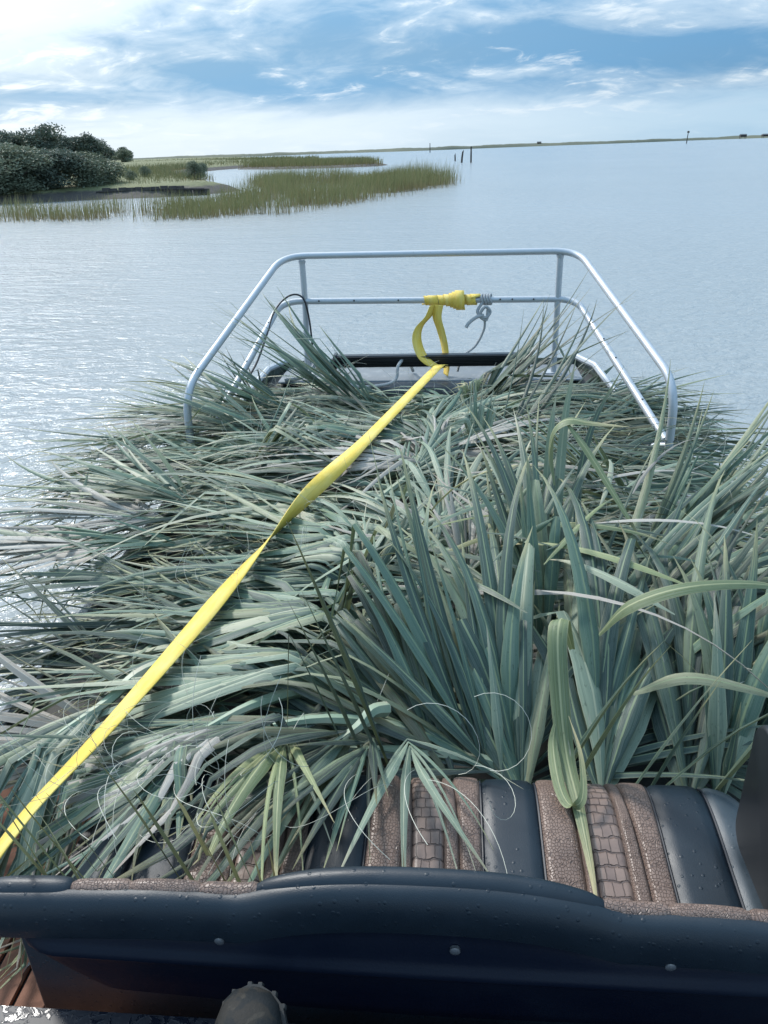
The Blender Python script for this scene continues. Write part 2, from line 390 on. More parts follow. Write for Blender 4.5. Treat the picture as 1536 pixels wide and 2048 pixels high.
def dpoly(x, y, P):
    """signed distance, positive inside"""
    d = np.full(x.shape, 1e9); n = len(P)
    for i in range(n):
        a = np.array(P[i]); b = np.array(P[(i+1) % n]); e = b-a
        t = np.clip(((x-a[0])*e[0]+(y-a[1])*e[1])/(e@e), 0, 1)
        d = np.minimum(d, np.hypot(x-a[0]-t*e[0], y-a[1]-t*e[1]))
    return np.where(inpoly(x, y, P), d, -d)
LAND = [(-60, 40), (-27, 45), (-22, 47.5), (-18.5, 49), (-15.2, 50.5), (-14.2, 54), (-17, 60), (-20, 68), (-26, 80), (-34, 100), (-40, 128), (-38, 150), (-28, 172),
        (-33, 210), (-52, 250), (-74, 330), (-130, 560), (-330, 900), (-520, 900), (-300, 200)]
SPIT = [(-36, 138), (-26, 126), (-15, 121), (-10, 124), (-11, 138), (-16, 160), (-28, 176), (-40, 178)]
def vnoise(x, y, s, seed=0.):
    return np.array([mnoise.noise(Vector((a*s, b*s, seed))) for a, b in zip(x.ravel(), y.ravel())]).reshape(x.shape)
def terrain(P, x0, x1, y0, y1, nx, ny, top, soft, hill=0.):
    gy = y0+(y1-y0)*np.linspace(0, 1, ny)**1.8
    X, Y = np.meshgrid(np.linspace(0, 1, nx), gy); X = x0+(x1-x0)*X
    X = X*(.35+.65*(Y-y0)/(y1-y0)) if x0 < -200 else X
    d = dpoly(X, Y, P)+vnoise(X, Y, .16)*1.6
    Z = -.35+(top+.35)*np.clip((d+soft*.5)/soft, 0, 1)+np.clip(d, 0, 30)/30*hill+vnoise(X, Y, .4, 3.)*.07*(d > -1)
    v = np.stack([X.ravel(), Y.ravel(), Z.ravel()], 1); f = []
    for j in range(ny-1):
        for i in range(nx-1):
            k = (j*nx+i, j*nx+i+1, (j+1)*nx+i+1, (j+1)*nx+i)
            if max(Z.ravel()[list(k)]) > -.3: f.append(k)
    return v, f
v, f = terrain(LAND, -560, 8, 38, 900, 190, 120, .62, 1.6, .9)
tag(add('marsh_land', mesh('marsh_land', v, f, M_SOIL)), 'low green marsh bank with a dark cut mud edge', 'marsh', kind='structure')
v, f = terrain(SPIT, -48, -4, 112, 186, 40, 50, .30, 3.)
tag(add('marsh_spit', mesh('marsh_spit', v, f, M_SOIL)), 'low grassy spit standing in the open bay', 'marsh', kind='structure')

# distant shore on the horizon
def far_mat():
    M, t, b = mat('far_shore', (.07, .09, .06), .9)
    o = t.node('ShaderNodeTexCoord').outputs['Object']; n = t.noise(o, .02, 5, .6)
    t.l.new(t.mix(n, col(.045, .065, .055), col(.13, .135, .08)), b.inputs['Base Color']); return M
v, f = [], []
na = 420
for i in range(na):
    a = R(-34+90*i/(na-1)); d = 1150+140*math.sin(i*.031)+60*math.sin(i*.11+1)
    nz = mnoise.noise(Vector((i*.13, 0, 5))); hh = 3.3+1.3*nz+1.5*max(0, mnoise.noise(Vector((i*.031, 3, 5))))+.5*mnoise.noise(Vector((i*.9, 3, 5)))
    for dd, z in ((-6, -.3), (0, hh*.5), (18, hh), (90, hh*.95), (120, -.3)): v.append(((d+dd)*math.sin(a), (d+dd)*math.cos(a), z))
for i in range(na-1):
    for k in range(4): f.append((i*5+k, (i+1)*5+k, (i+1)*5+k+1, i*5+k+1))
tag(add('far_shore', mesh('far_shore', v, f, far_mat())), 'thin dark marsh shore along the horizon', 'shore', kind='structure')

# ------------------------------------------------------------------ marsh grass
def grass_mat(name, lo, hi, tipc):
    M, t, b = mat(name, lo, .65, spec=.3)
    uvn = t.node('ShaderNodeUVMap'); u, v, _ = t.node('ShaderNodeSeparateXYZ', {0: uvn.outputs[0]}).outputs
    o = t.node('ShaderNodeTexCoord').outputs['Object']
    c = t.mix(t.noise(o, .22, 4, .6), col(*lo), col(*hi)); c = t.mix(t.math('MULTIPLY', v, .5), c, col(*tipc))
    c = t.mix(t.smooth(v, .0, .6, .75, 0.), c, col(.26, .185, .10)); c = t.mix(t.smooth(u, .0, .45, .6, 0.), c, col(.30, .24, .13)); c = t.mix(t.smooth(u, .75, 1., 0., .5), c, col(.06, .085, .035))
    t.l.new(c, b.inputs['Base Color'])
    tr = t.node('ShaderNodeBsdfTranslucent', {'Color': c}); mx = t.node('ShaderNodeMixShader', {0: .25, 1: b.outputs[0], 2: tr.outputs[0]})
    t.l.new(mx.outputs[0], t.n['Material Output'].inputs[0]); return M
M_CORD = grass_mat('cordgrass', (.130, .150, .055), (.240, .215, .095), (.24, .27, .12))
M_MEAD = grass_mat('meadow_grass', (.100, .135, .060), (.185, .190, .088), (.22, .22, .11))
def blades(name, pos, hgt, wid, lean, mat_, label):
    n = len(pos); az = rng.uniform(0, 2*np.pi, n); la = rng.uniform(0, 2*np.pi, n); ln = np.abs(rng.normal(0, lean, n))*hgt
    ln_x = np.cos(la)*ln+.07*hgt; ln_y = np.sin(la)*ln
    sx_, sy_ = np.cos(az)*wid/2, np.sin(az)*wid/2; z = np.zeros(n)
    A = np.stack([pos[:, 0]-sx_, pos[:, 1]-sy_, pos[:, 2]], 1); B = np.stack([pos[:, 0]+sx_, pos[:, 1]+sy_, pos[:, 2]], 1)
    mx_, my_, mz_ = pos[:, 0]+ln_x*.35, pos[:, 1]+ln_y*.35, pos[:, 2]+hgt*.58
    Cc = np.stack([mx_-sx_*.8, my_-sy_*.8, mz_], 1); D = np.stack([mx_+sx_*.8, my_+sy_*.8, mz_], 1)
    E_ = np.stack([pos[:, 0]+ln_x, pos[:, 1]+ln_y, pos[:, 2]+hgt], 1)
    V = np.stack([A, B, Cc, D, E_], 1).reshape(-1, 3); b = np.arange(n)*5
    me = bpy.data.meshes.new(name); me.vertices.add(len(V)); me.vertices.foreach_set('co', V.ravel())
    lp = np.stack([b, b+1, b+3, b+2, b+2, b+3, b+4], 1); me.loops.add(lp.size); me.loops.foreach_set('vertex_index', lp.ravel())
    me.polygons.add(2*n); st = np.stack([np.arange(n)*7, np.arange(n)*7+4], 1).ravel(); me.polygons.foreach_set('loop_start', st)
    me.update(calc_edges=True); L = me.uv_layers.new(name='UVMap'); rv = rng.uniform(0, 1, n)
    tv = np.array([0, 0, .58, .58, .58, .58, 1.]); uv = np.stack([np.repeat(rv, 7), np.tile(tv, n)], 1); L.data.foreach_set('uv', uv.astype(np.float32).ravel())
    me.materials.append(mat_); return tag(add(name, me), label, 'grass', kind='stuff')
def scatter(P, n, edge=1.5, patch=0., near=None):
    Pn = np.array(P); lo, hi = Pn.min(0), Pn.max(0); out = []
    while len(out) < n:
        q = rng.uniform(lo, hi, (n*2, 2)); d = dpoly(q[:, 0], q[:, 1], P)
        k = (d > 0) & (rng.uniform(0, 1, len(d)) < np.clip(d/edge, .12, 1))
        if patch: 
            nz = vnoise(q[:, 0], q[:, 1], .33, 9.)
            k &= rng.uniform(0, 1, len(d)) < np.clip(.62+nz*patch, .05, 1)
        out += list(q[k])
    return np.array(out[:n])
BELT = [(-19, 31.5), (-13.2, 30.3), (-10, 29.4), (-7.1, 29.4), (-5.6, 32), (-4.2, 35.6), (-2.0, 42), (1.2, 54), (.6, 62), (-3, 68), (-9, 66), (-13, 70), (-17.5, 68), (-14, 58), (-12, 52), (-11.2, 44), (-13, 39), (-17, 36.5), (-23, 37)]
p = scatter(BELT, 24000, 2.2, 2.6)
hole = (np.hypot((p[:, 0]+7.9)/2.3, (p[:, 1]-53)/6.0) > 1) | (rng.uniform(0, 1, len(p)) < .06); p = p[hole]
p3 = np.c_[p, np.full(len(p), -.1)]
hgt = rng.normal(1.02, .27, len(p))*(.82+.5*vnoise(p[:, 0], p[:, 1], .25, 2.))*np.clip(.72+(p[:, 1]-30)*.012, .7, 1.05)
blades('cordgrass', p3, hgt+.1, rng.uniform(.010, .026, len(p)), .2, M_CORD, 'tall olive cordgrass standing in the shallow water near the boat')
p = scatter(SPIT, 12000, 2.5, .6); blades('cordgrass', np.c_[p, np.full(len(p), .05)], rng.normal(1.15, .18, len(p)), rng.uniform(.035, .07, len(p)), .12, M_CORD, 'strip of cordgrass on the spit beyond the pool')
NEARLAND = [(-60, 44), (-26, 48), (-18, 51.5), (-15, 53.5), (-17, 60), (-20, 68), (-26, 80), (-34, 100), (-40, 128), (-38, 150), (-28, 172), (-33, 210), (-52, 250), (-95, 250), (-70, 100)]
p = np.r_[scatter(NEARLAND[:9]+[(-70, 100)], 16000, .6, .5), scatter(NEARLAND, 16000, .6, .4)]
hgt = rng.normal(.42, .12, len(p))*(1+.006*(p[:, 1]-50)); blades('meadow_grass', np.c_[p, np.full(len(p), .55)], hgt+.1, .018+.0006*(p[:, 1]-40), .28, M_MEAD, 'short green meadow grass covering the marsh bank')

# ------------------------------------------------------------------ trees and shrubs
def foliage_mat(name, a, c):
    M, t, b = mat(name, a, .6, spec=.3)
    o = t.node('ShaderNodeTexCoord').outputs['Object']; n = t.noise(o, 1.3, 4, .6)
    cc = t.mix(n, col(*a), col(*c)); t.l.new(cc, b.inputs['Base Color'])
    tr = t.node('ShaderNodeBsdfTranslucent', {'Color': cc}); mx = t.node('ShaderNodeMixShader', {0: .22, 1: b.outputs[0], 2: tr.outputs[0]})
    t.l.new(mx.outputs[0], t.n['Material Output'].inputs[0]); return M
M_FOLD = foliage_mat('evergreen_leaves', (.068, .095, .082), (.145, .175, .125))  # foliage greens lightened to stand in for distance haze
M_FOLL = foliage_mat('shrub_leaves', (.105, .138, .105), (.215, .24, .155))
M_BARK, _, _ = mat('bark', (.09, .075, .06), .9)
def crown_mesh(h, rad, nl, leaf, mat_, seed, low=.12, clumps=16):
    g = np.random.default_rng(seed); V = []; F = []
    cs = []
    for _ in range(clumps):
        a = g.uniform(0, 6.283); q = math.sqrt(g.uniform(0, 1)); z = g.uniform(low, .86)
        wid = rad*(1-.55*abs(z-.45)/.5)
        cs.append((math.cos(a)*q*wid*.8, math.sin(a)*q*wid*.8, z*h, rad*g.uniform(.22, .44)))
    cs.append((0, 0, h*.85, rad*.3))
    per = nl//len(cs); P = []
    for x, y, z, r_ in cs:
        d = g.normal(0, 1, (per, 3)); d /= np.linalg.norm(d, axis=1)[:, None]
        P.append(np.array([x, y, z])+d*(r_*g.uniform(.35, 1.25, per)**.8)[:, None]*np.array([1, 1, .8]))
    P = np.concatenate(P); n = len(P)
    u = g.normal(0, 1, (n, 3)); u /= np.linalg.norm(u, axis=1)[:, None]; w = np.cross(u, g.normal(0, 1, (n, 3))); w /= np.linalg.norm(w, axis=1)[:, None]
    s = leaf*g.uniform(.6, 1.4, n)[:, None]
    V = np.stack([P-u*s, P+w*s*.45, P+u*s, P-w*s*.45], 1).reshape(-1, 3); V[:, 2] = np.maximum(V[:, 2], .03)
    return mesh('crown', V, [(4*i, 4*i+1, 4*i+2, 4*i+3) for i in range(n)], mat_, smooth=False), cs
def tree(name, h, rad, nl, leaf, mat_, seed, low=.2, clumps=16):
    root = empty(name); me, cs = crown_mesh(h, rad, nl, leaf, mat_, seed, low, clumps); add('crown', me, root)
    B = MB(); B.tube([(0, 0, -.3), (.05*rad, 0, h*.25), (0, .04*rad, h*.5), (.03*rad, 0, h*.8)], [h*.03, h*.024, h*.016, h*.006], 6)
    for k in range(0, len(cs), 2):
        x, y, z, r_ = cs[k]; B.tube([(0, 0, max(.1, z*.45)), (x*.5, y*.5, z*.75), (x, y, z)], [h*.014, h*.009, h*.003], 5)
    B.build('trunk', M_BARK, root); return root
def copy_tree(o, parent=None):
    c = o.copy(); COL.objects.link(c); c.parent = parent
    for ch in list(o.children): copy_tree(ch, c)
    return c
def ground(x, y): return .55+.9*max(0, min(30, float(dpoly(np.array([x]), np.array([y]), LAND)[0])))/30
kinds = [tree('wind_shaped_tree', 6.2, 3.3, 4200, .19, M_FOLD, 3, .15, 17), tree('wind_shaped_tree', 5.6, 2.9, 3800, .19, M_FOLD, 9, .12, 14), tree('wind_shaped_tree', 4.6, 3.2, 3800, .18, M_FOLL, 21, .1, 15)]
spots = []
tg = random.Random(5)
for i in range(56):                                     # a wooded rise that tapers away to the right
    t = i/55; y = 108+t*140+tg.uniform(-8, 8); x = -55-t*44+tg.uniform(-20, 4)-(8 if i % 3 == 0 else 0)
    sc = (.98-.42*t)*tg.uniform(.85, 1.15); spots.append((x, y, sc, i % 3 if i % 5 else 0))
spots += [(-53, 104, .7, 2), (-58, 118, .62, 1), (-66, 140, .8, 0), (-74, 160, .85, 1)]
used = [False]*3
TL = ['dark wind-shaped tree of the wooded rise behind the meadow', 'dark narrower tree of the wooded rise behind the meadow', 'paler olive tree of the wooded rise behind the meadow']
for x, y, sc, k in spots:
    o = kinds[k] if not used[k] else copy_tree(kinds[k]); used[k] = True
    o.location = (x, y, ground(x, y)-.1); o.scale = (sc*tg.uniform(1.1, 1.4), sc*1.2, sc*tg.uniform(.85, 1.15)); o.rotation_euler.z = tg.uniform(0, 6.28)
    tag(o, TL[k], 'tree', ('dark trees of the wooded rise', 'narrow trees of the wooded rise', 'olive trees of the wooded rise')[k])
sk = [tree('coastal_shrub', 3.0, 1.9, 9500, .075, M_FOLL, 33, .05, 26), tree('coastal_shrub', 2.7, 1.7, 8500, .075, M_FOLD, 41, .05, 22)]
used = [False]*2
SH = [(-31.5, 49.5, 1.12, 0), (-29.2, 47.6, 1.02, 1), (-27.4, 50.0, 1.06, 0), (-25.8, 48.4, .98, 0), (-24.2, 50.2, .98, 1), (-23.0, 51.6, .82, 0), (-33.5, 51.5, 1.15, 1), (-35.5, 48.5, 1.05, 0), (-30.0, 53.0, 1.15, 1), (-22.4, 53.4, .62, 0)]
SLB = ['loose pale-green shrub in the thicket on the bank', 'dense dark-green shrub in the thicket on the bank']
for x, y, sc, k in SH:
    o = sk[k] if not used[k] else copy_tree(sk[k]); used[k] = True
    o.location = (x, y, .45); o.scale = (sc*1.5, sc*1.5, sc*.9); o.rotation_euler.z = tg.uniform(0, 6.28)
    tag(o, SLB[k], 'shrub', ('pale shrubs of the bank thicket', 'dark shrubs of the bank thicket')[k])
for (x, y, sc, lb) in [(-19.2, 62, .42, 'small round bush standing alone near the end of the cut bank'), (-24.5, 66, .34, 'low bush in the meadow behind the cut bank'), (-21.3, 71, .36, 'low bush in the meadow beside the pool'), (-22.2, 57, .28, 'tiny bush on the lip of the cut bank')]:
    o = copy_tree(sk[0]); o.location = (x, y, .5); o.scale = (sc, sc, sc*1.1); o.rotation_euler.z = tg.uniform(0, 6.28); o.pop('group', None) if 'group' in o else None
    tag(o, lb, 'bush')

# eroded timber bulkhead in the cut bank
M_OLDWOOD, t_, b_ = mat('weathered_timber', (.045, .04, .036), .85)
bk = empty('timber_bulkhead', (-17.5, 49.2, .1)); tag(bk, 'broken dark timber bulkhead along the cut mud bank', 'bulkhead')
pr = random.Random(2)
for i in range(13):
    B = MB(); x = -3.6+i*.5+pr.uniform(-.05, .05); hgt_ = .62+pr.uniform(-.03, .03)-(.3 if i > 9 else 0); B.box((x, -.08+.06*i, -.5), (x+.49, .05+.06*i, hgt_*.8), .02)
    B.build('plank', M_OLDWOOD, bk)
B = MB(); B.tube([(-3.9, -.12, .3), (0, .36, .33), (2.6, .62, .25)], .07, 7); B.build('rail_log', M_OLDWOOD, bk)

# ------------------------------------------------------------------ pilings, markers, huts, bird
def post(name, loc, h, r_, lean, label, top=None):
    e = empty(name, loc); tag(e, label, 'post'); B = MB()
    B.tube([(0, 0, -.6), (lean*.4, 0, h*.45), (lean, .02, h)], [r_, r_*.95, r_*.8], 9); B.build('shaft', M_OLDWOOD, e)
    if top == 'nest':
        B = MB(); B.tube([(lean, 0, h-.1), (lean+.03, 0, h+.35), (lean+.1, 0, h+.8)], [.55, .75, .2], 8); B.build('nest', M_OLDWOOD, e)
    if top == 'cap':
        B = MB(); B.tube([(lean, 0, h-.02), (lean, 0, h+.18)], [r_*1.25, r_*.4], 8); B.build('cap', M_OLDWOOD, e)
    if top == 'snag':
        B = MB(); B.tube([(lean, 0, h*.9), (lean+.10, 0, h+.22)], [r_*.7, r_*.15], 7); B.build('splinter', M_OLDWOOD, e)
    return e
post('old_piling', (2.96, 128.2, 0), 2.05, .13, .0, 'tallest straight capped wooden piling of the cluster of three', 'cap')
post('old_piling', (1.55, 130.6, 0), 1.55, .15, .22, 'crooked splintered wooden piling in the middle of the cluster', 'snag')
post('old_piling', (.65, 148, 0), 1.0, .13, -.05, 'short rotten piling stub of the cluster of three', 'snag')
post('channel_marker', (-12.4, 474, 0), 4.6, .24, .0, 'lone slim channel marker post far out by the shore', 'cap')
post('channel_marker', (122.3, 458.5, 0), 5.2, .24, .3, 'far channel marker post topped by a bulky nest', 'nest')
def hut(loc, w, d, h, label):
    e = empty('hut', loc); tag(e, label, 'hut'); B = MB(); B.box((-w/2, -d/2, 1.5), (w/2, d/2, 1.5+h)); B.build('wall', M_OLDWOOD, e, False)
    B = MB(); B.put([(-w*.56, -d*.6, 1.5+h), (w*.56, -d*.6, 1.5+h), (w*.56, d*.6, 1.5+h), (-w*.56, d*.6, 1.5+h), (-w*.5, 0, 2.6+h), (w*.5, 0, 2.6+h)], [(0, 1, 5, 4), (2, 3, 4, 5), (0, 4, 3), (1, 2, 5), (3, 2, 1, 0)]); B.build('roof', M_GREYPLATE, e, False)
    for sx_ in (-1, 1):
        for sy_ in (-1, 1): B = MB(); B.tube([(sx_*w*.42, sy_*d*.4, -1), (sx_*w*.42, sy_*d*.4, 1.6)], .2, 6); B.build('stilt', M_OLDWOOD, e)
hut((356, 1085, .6), 7, 6, 2.4, 'stilted hut on the far shore standing alone')
hut((384, 1085, .4), 10, 7, 2.0, 'wider low stilted hut on the far shore')
hut((112, 1120, .4), 5, 5, 2.6, 'narrow stilted hut on the far shore among bushes')
B = MB(); bp = Vector((32, 84, 14.5))
v = [(-.55, .02, .16), (-.25, .1, .2), (0, .12, 0), (.25, .1, .2), (.55, .02, .14), (-.25, -.08, .19), (.25, -.08, .19), (0, -.1, 0), (0, .3, -.02), (0, -.32, .0), (0, 0, -.07)]
bd = empty('bird', bp); tag(bd, 'tiny dark bird gliding below the clouds', 'bird')
add('wings', mesh('wings', v[:8], [(0, 5, 1), (1, 5, 7, 2), (2, 7, 6, 3), (3, 6, 4)], M_HOLE), bd)
B.tube([(0, .3, 0), (0, .15, -.01), (0, -.1, -.01), (0, -.34, 0)], [.02, .06, .05, .01], 7); B.build('body', M_HOLE, bd)

# ------------------------------------------------------------------ boat
boat = empty('airboat', (0, 0, 0)); tag(boat, 'wide flat airboat hull loaded with cut palm fronds', 'boat')
# hull cross sections: y, half width, deck z, keel z
SEC = [(-2.2, 1.22, .50, -.10), (0, 1.25, .50, -.10), (2.5, 1.25, .50, -.10), (4.2, 1.24, .56, -.06), (4.9, 1.20, .64, .10), (5.3, 1.14, .70, .32), (5.55, 1.05, .70, .55)]
v, f = [], []
for y, w, zd, zk in SEC:
    w0 = w*.86; v += [(-w, y, zd+.06), (-w*1.0, y, zd-.1), (-w0, y, zk), (w0, y, zk), (w, y, zd-.1), (w, y, zd+.06)]
for i in range(len(SEC)-1):
    for k in range(5): f.append((i*6+k, (i+1)*6+k, (i+1)*6+k+1, i*6+k+1))
f += [(5, 4, 3, 2, 1, 0), tuple(len(v)-6+k for k in range(6))]
me = mesh('hull', [(p[0]+.04, p[1], p[2]) for p in v], f, M_HULL); auto(me, 25); add('hull', me, boat)
v, f = [], []
for y, w, zd, zk in SEC: v += [(-w*.985+.04, y+.001, zd), (w*.985+.04, y+.001, zd)]
for i in range(len(SEC)-1): f.append((2*i, 2*i+1, 2*i+3, 2*i+2))
add('deck', mesh('deck', v, f, M_DECK, smooth=False), boat)
for s in (-1, 1):
    B = MB(); B.tube([(s*w+.04, y, zd+.065) for y, w, zd, zk in SEC], .022, 8); B.build('gunwale', M_ALU, boat)
B = MB(); B.box((-.72, 4.98, .60), (.80, 5.12, .715), .012); B.build('bow_beam', M_GREYPLATE, boat)
B = MB(); B.box((-1.0, 5.125, .705), (1.08, 5.52, .72), .005); B.build('bow_plate', M_BOWPLATE, boat)
fl = MB(); fl.box((-1.15, .35, .505), (1.22, 1.60, .512)); flo = fl.build('floor_mat', M_CAULK, boat, False)
pw = .067; gap = .010; me = None
for i in range(29):
    x = -1.11+i*(pw+gap)
    if me is None:
        B = MB(); B.box((0, 0, 0), (pw, 1.2, .012), .002); me = mesh('floor_plank', B.v, B.f, M_TEAK, smooth=False)
    add('floor_plank', me, flo, (x, .38, .5125))

# driver's wet foot platform behind the bench
pf = empty('foot_platform', (.1, .4, .5)); tag(pf, 'wet black foot platform behind the bench seat', 'platform')
B = MB(); B.box((-.95, -.55, .285), (1.1, .395, .315), .006); B.build('top_plate', M_WET, pf)
for x in (-.85, 1.0):
    for y in (-.5, .33): B = MB(); B.box((x-.03, y-.03, 0), (x+.03, y+.03, .287), .004); B.build('leg', M_BLKMETAL, pf)

# ------------------------------------------------------------------ bench seat
seat = empty('bench_seat', (.13, 1.1, .5)); tag(seat, 'black and brown crocodile-pattern vinyl bench seat', 'bench seat')
SO = Vector(seat.location)
def panel(name, u0, u1, nu, prof, mat_, parent, crown=.006, waveL=None, waveR=None, disp=None, uvs=(1, 1)):
    """sheet between x = u0(s) and u1(s) following the profile points prof (y, z, ny, nz)"""
    v, f, uv = [], [], []; n = len(prof)
    for j, (y, z, ny, nz) in enumerate(prof):
        s = j/(n-1); a = u0+(waveL(s) if waveL else 0); b = u1+(waveR(s) if waveR else 0)
        for i in range(nu+1):
            t = i/nu; c = crown*(1-(2*t-1)**4)-(.007 if i in (0, nu) else 0)
            if disp: c += disp(t, s)
            v.append((a+(b-a)*t-SO.x, y+ny*c-SO.y, z+nz*c-SO.z)); uv.append((t*uvs[0], s*uvs[1]))
    for j in range(n-1):
        for i in range(nu): k = j*(nu+1)+i; f.append((k, k+1, k+nu+2, k+nu+1))
    o = add(name, mesh(name, v, f, mat_, uv), parent); return o
def cush_prof(n=30):
    P = []
    pts = catmull([(0, .88, .83), (0, .98, .835), (0, 1.10, .848), (0, 1.22, .862), (0, 1.30, .858), (0, 1.345, .83), (0, 1.36, .77), (0, 1.355, .64)], 5)
    for i, p_ in enumerate(pts):
        a = pts[max(0, i-1)]; b = pts[min(len(pts)-1, i+1)]; t = (b-a).normalized(); P.append((p_.y, p_.z, -t.z, t.y))
    return P
CP = cush_prof()
B = MB(); B.box((-.62-SO.x, .90-SO.y, .60-SO.z), (.86-SO.x, 1.325-SO.y, .815-SO.z), .03); cush = B.build('seat_cushion', M_OSTRICH, seat)
B = MB(); B.box((-.58-SO.x, .93-SO.y, .013), (.82-SO.x, 1.30-SO.y, .105), .01); B.build('seat_base', M_BLKMETAL, seat)
def wv(a, ph=0.): return lambda s: a*math.sin(math.pi*2*s*.8+ph)+.6*a*s
def croc_panel(x0, x1, prof, parent, belly_rows=27):
    w = x1-x0; c = [x0, x0+w*.26, x0+w*.36, x0+w*.64, x0+w*.75, x1]; w1, w2, w3, w4 = wv(.012, .3), wv(.010, .6), wv(.007, .2), wv(.012, .5)
    def scal(t, s):
        r_ = s*belly_rows; fr = r_-math.floor(r_); return -.0010 if min(fr, 1-fr) < .17 else .0005*math.sin(fr*3.14)
    fine = []
    for j in range(len(prof)-1):
        for q in range(3): 
            k = q/3; fine.append(tuple(prof[j][m_]*(1-k)+prof[j+1][m_]*k for m_ in range(4)))
    fine.append(prof[-1])
    panel('side_pad', c[0], c[1], 10, prof, M_CROC_S, parent, .007, None, w1)
    panel('narrow_pleat', c[1], c[2], 6, prof, M_CROC_T, parent, .004, w1, w2)
    panel('belly_strip', c[2], c[3], 10, fine, M_BELLY, parent, .002, w2, w3, scal, (3.5, belly_rows*.55))
    panel('narrow_pleat', c[3], c[4], 6, prof, M_CROC_T, parent, .004, w3, w4)
    panel('side_pad', c[4], c[5], 10, prof, M_CROC_S, parent, .007, w4, None)
xs = [(-.62, -.46, 'e'), (-.46, -.335, 'k'), (-.335, -.095, 'c'), (-.095, .027, 'k'), (.027, .268, 'c'), (.268, .39, 'k'), (.39, .634, 'c'), (.634, .752, 'k'), (.752, .875, 'e')]
for a, b, k in xs:
    if k == 'c': croc_panel(a, b, CP, cush)
    elif k == 'k': panel('plain_panel', a, b, 8, CP, M_OSTRICH, cush, .005)
    else:
        sgn = 1 if a > 0 else -1
        pr2 = CP
        def fall(t, s, sg=sgn): q = (t if sg > 0 else 1-t); return -.055*q*q-(.05*q**6)*(1 if s > .3 else 1)
        panel('side_bolster', a, b, 10, pr2, M_OSTRICHG, cush, .004, None, None, fall)
for a, b, k in xs[1:]:
    B = MB(); B.tube([(a-SO.x, y-SO.y+ny*-.002, z-SO.z-.002*nz) for y, z, ny, nz in CP], .0028, 5); B.build('seam', M_PIPING, cush)
# backrest: rounded roll on top of a moulded rear shell
def top_z(x):
    u = (x-.165); hump = .046*(1-min(1, abs(u)/.30)**2.6) if abs(u) < .30 else 0
    return 1.066+hump-.02*max(0, abs(u)-.45)/.3
REAR = [(.815, -.085), (.811, -.062), (.811, -.040), (.815, -.022), (.823, -.009), (.833, -.002), (.842, -.003)]
CREST = [(.834, -.030), (.837, -.012), (.842, -.003), (.849, .002), (.858, .001), (.867, -.009), (.874, -.034), (.879, -.08), (.886, -.15), (.895, -.26)]
def back_panel(name, a, b, mat_, parent, PR, nu=14, crown=.004, lift=0., vs=5):
    v, f, uv = [], [], []; n = len(PR)
    for j, (y, dz_) in enumerate(PR):
        y0, z0 = PR[max(0, j-1)]; y1, z1 = PR[min(n-1, j+1)]; d = Vector((y1-y0, z1-z0)).normalized(); ny, nz = -d.y, d.x
        for i in range(nu+1):
            t = i/nu; x = a+(b-a)*t; c = crown*(1-(2*t-1)**6)-(.003 if i in (0, nu) and PR is CREST else 0)+lift*(1-(2*t-1)**4)
            v.append((x-SO.x, y+ny*c-SO.y, top_z(x)+dz_+nz*c-SO.z)); uv.append((t*3, j/(n-1)*vs))
    for j in range(n-1):
        for i in range(nu): k = j*(nu+1)+i; f.append((k, k+nu+1, k+nu+2, k+1))
    return add(name, mesh(name, v, f, mat_, uv), parent)
B = MB(); B.box((-.55-SO.x, .835-SO.y, .64-SO.z), (.87-SO.x, .868-SO.y, 1.04-SO.z), .012); bkr = B.build('backrest', M_OSTRICH, seat)
for a, b in ((-.575, -.165), (-.165, .495), (.495, .905)): back_panel('rear_band', a, b, M_OSTRICH, bkr, REAR, 30, .001)
for a, b, k in ((-.575, -.43, 'k'), (-.43, -.112, 'c'), (-.112, .442, 'k'), (.442, .762, 'c'), (.762, .905, 'k')):
    if k == 'k': back_panel('centre_roll' if b-a > .3 else 'end_roll', a, b, M_OSTRICH, bkr, CREST, 30, .004, .003)
    else:
        w = b-a; L_ = [a, a+w*.32, a+w*.70, b]
        for q in range(3): back_panel('croc_roll', L_[q], L_[q+1], (M_CROC_S, M_CROC_T, M_CROC_S)[q], bkr, CREST, 10, .002)
# rear shell with a moulded rib
v, f = [], []; nx_ = 60; zs = [1.055, 1.045, 1.03, 1.015, 1.0, .985, .975, .968, .962, .954, .946, .938, .93, .92, .905, .88, .85, .82, .78, .74, .70]
for z in zs:
    xl = -.572+.11*max(0, (.985-z)/.165)**1.5; xr = .90-.11*max(0, (.985-z)/.165)**1.5
    for i in range(nx_+1):
        t = i/nx_; x = xl+(xr-xl)*t; e = min(t, 1-t)*(xr-xl)
        rib = .016*math.exp(-((z-.954)/.014)**2)*min(1, max(0, (e-.03)/.06))
        rnd_ = .05*max(0, 1-e/.07)**2
        y = .818-rib+rnd_+.012*min(1, max(0, (z-.985)/.03))+.05*max(0, (.94-z)/.2)*.6-.004*math.sin(math.pi*t)
        zt = z+(top_z(x)-1.085)*max(0, min(1, (z-.97)/.06))-.012
        v.append((x-SO.x, y-SO.y, zt-SO.z))
n1 = len(v)
for j in range(len(zs)-1):
    for i in range(nx_): k = j*(nx_+1)+i; f.append((k, k+nx_+1, k+nx_+2, k+1))
shl = add('rear_shell', mesh('rear_shell', v, f, M_SHELL), bkr)
md = shl.modifiers.new('thick', 'SOLIDIFY'); md.thickness = .012; md.offset = -1
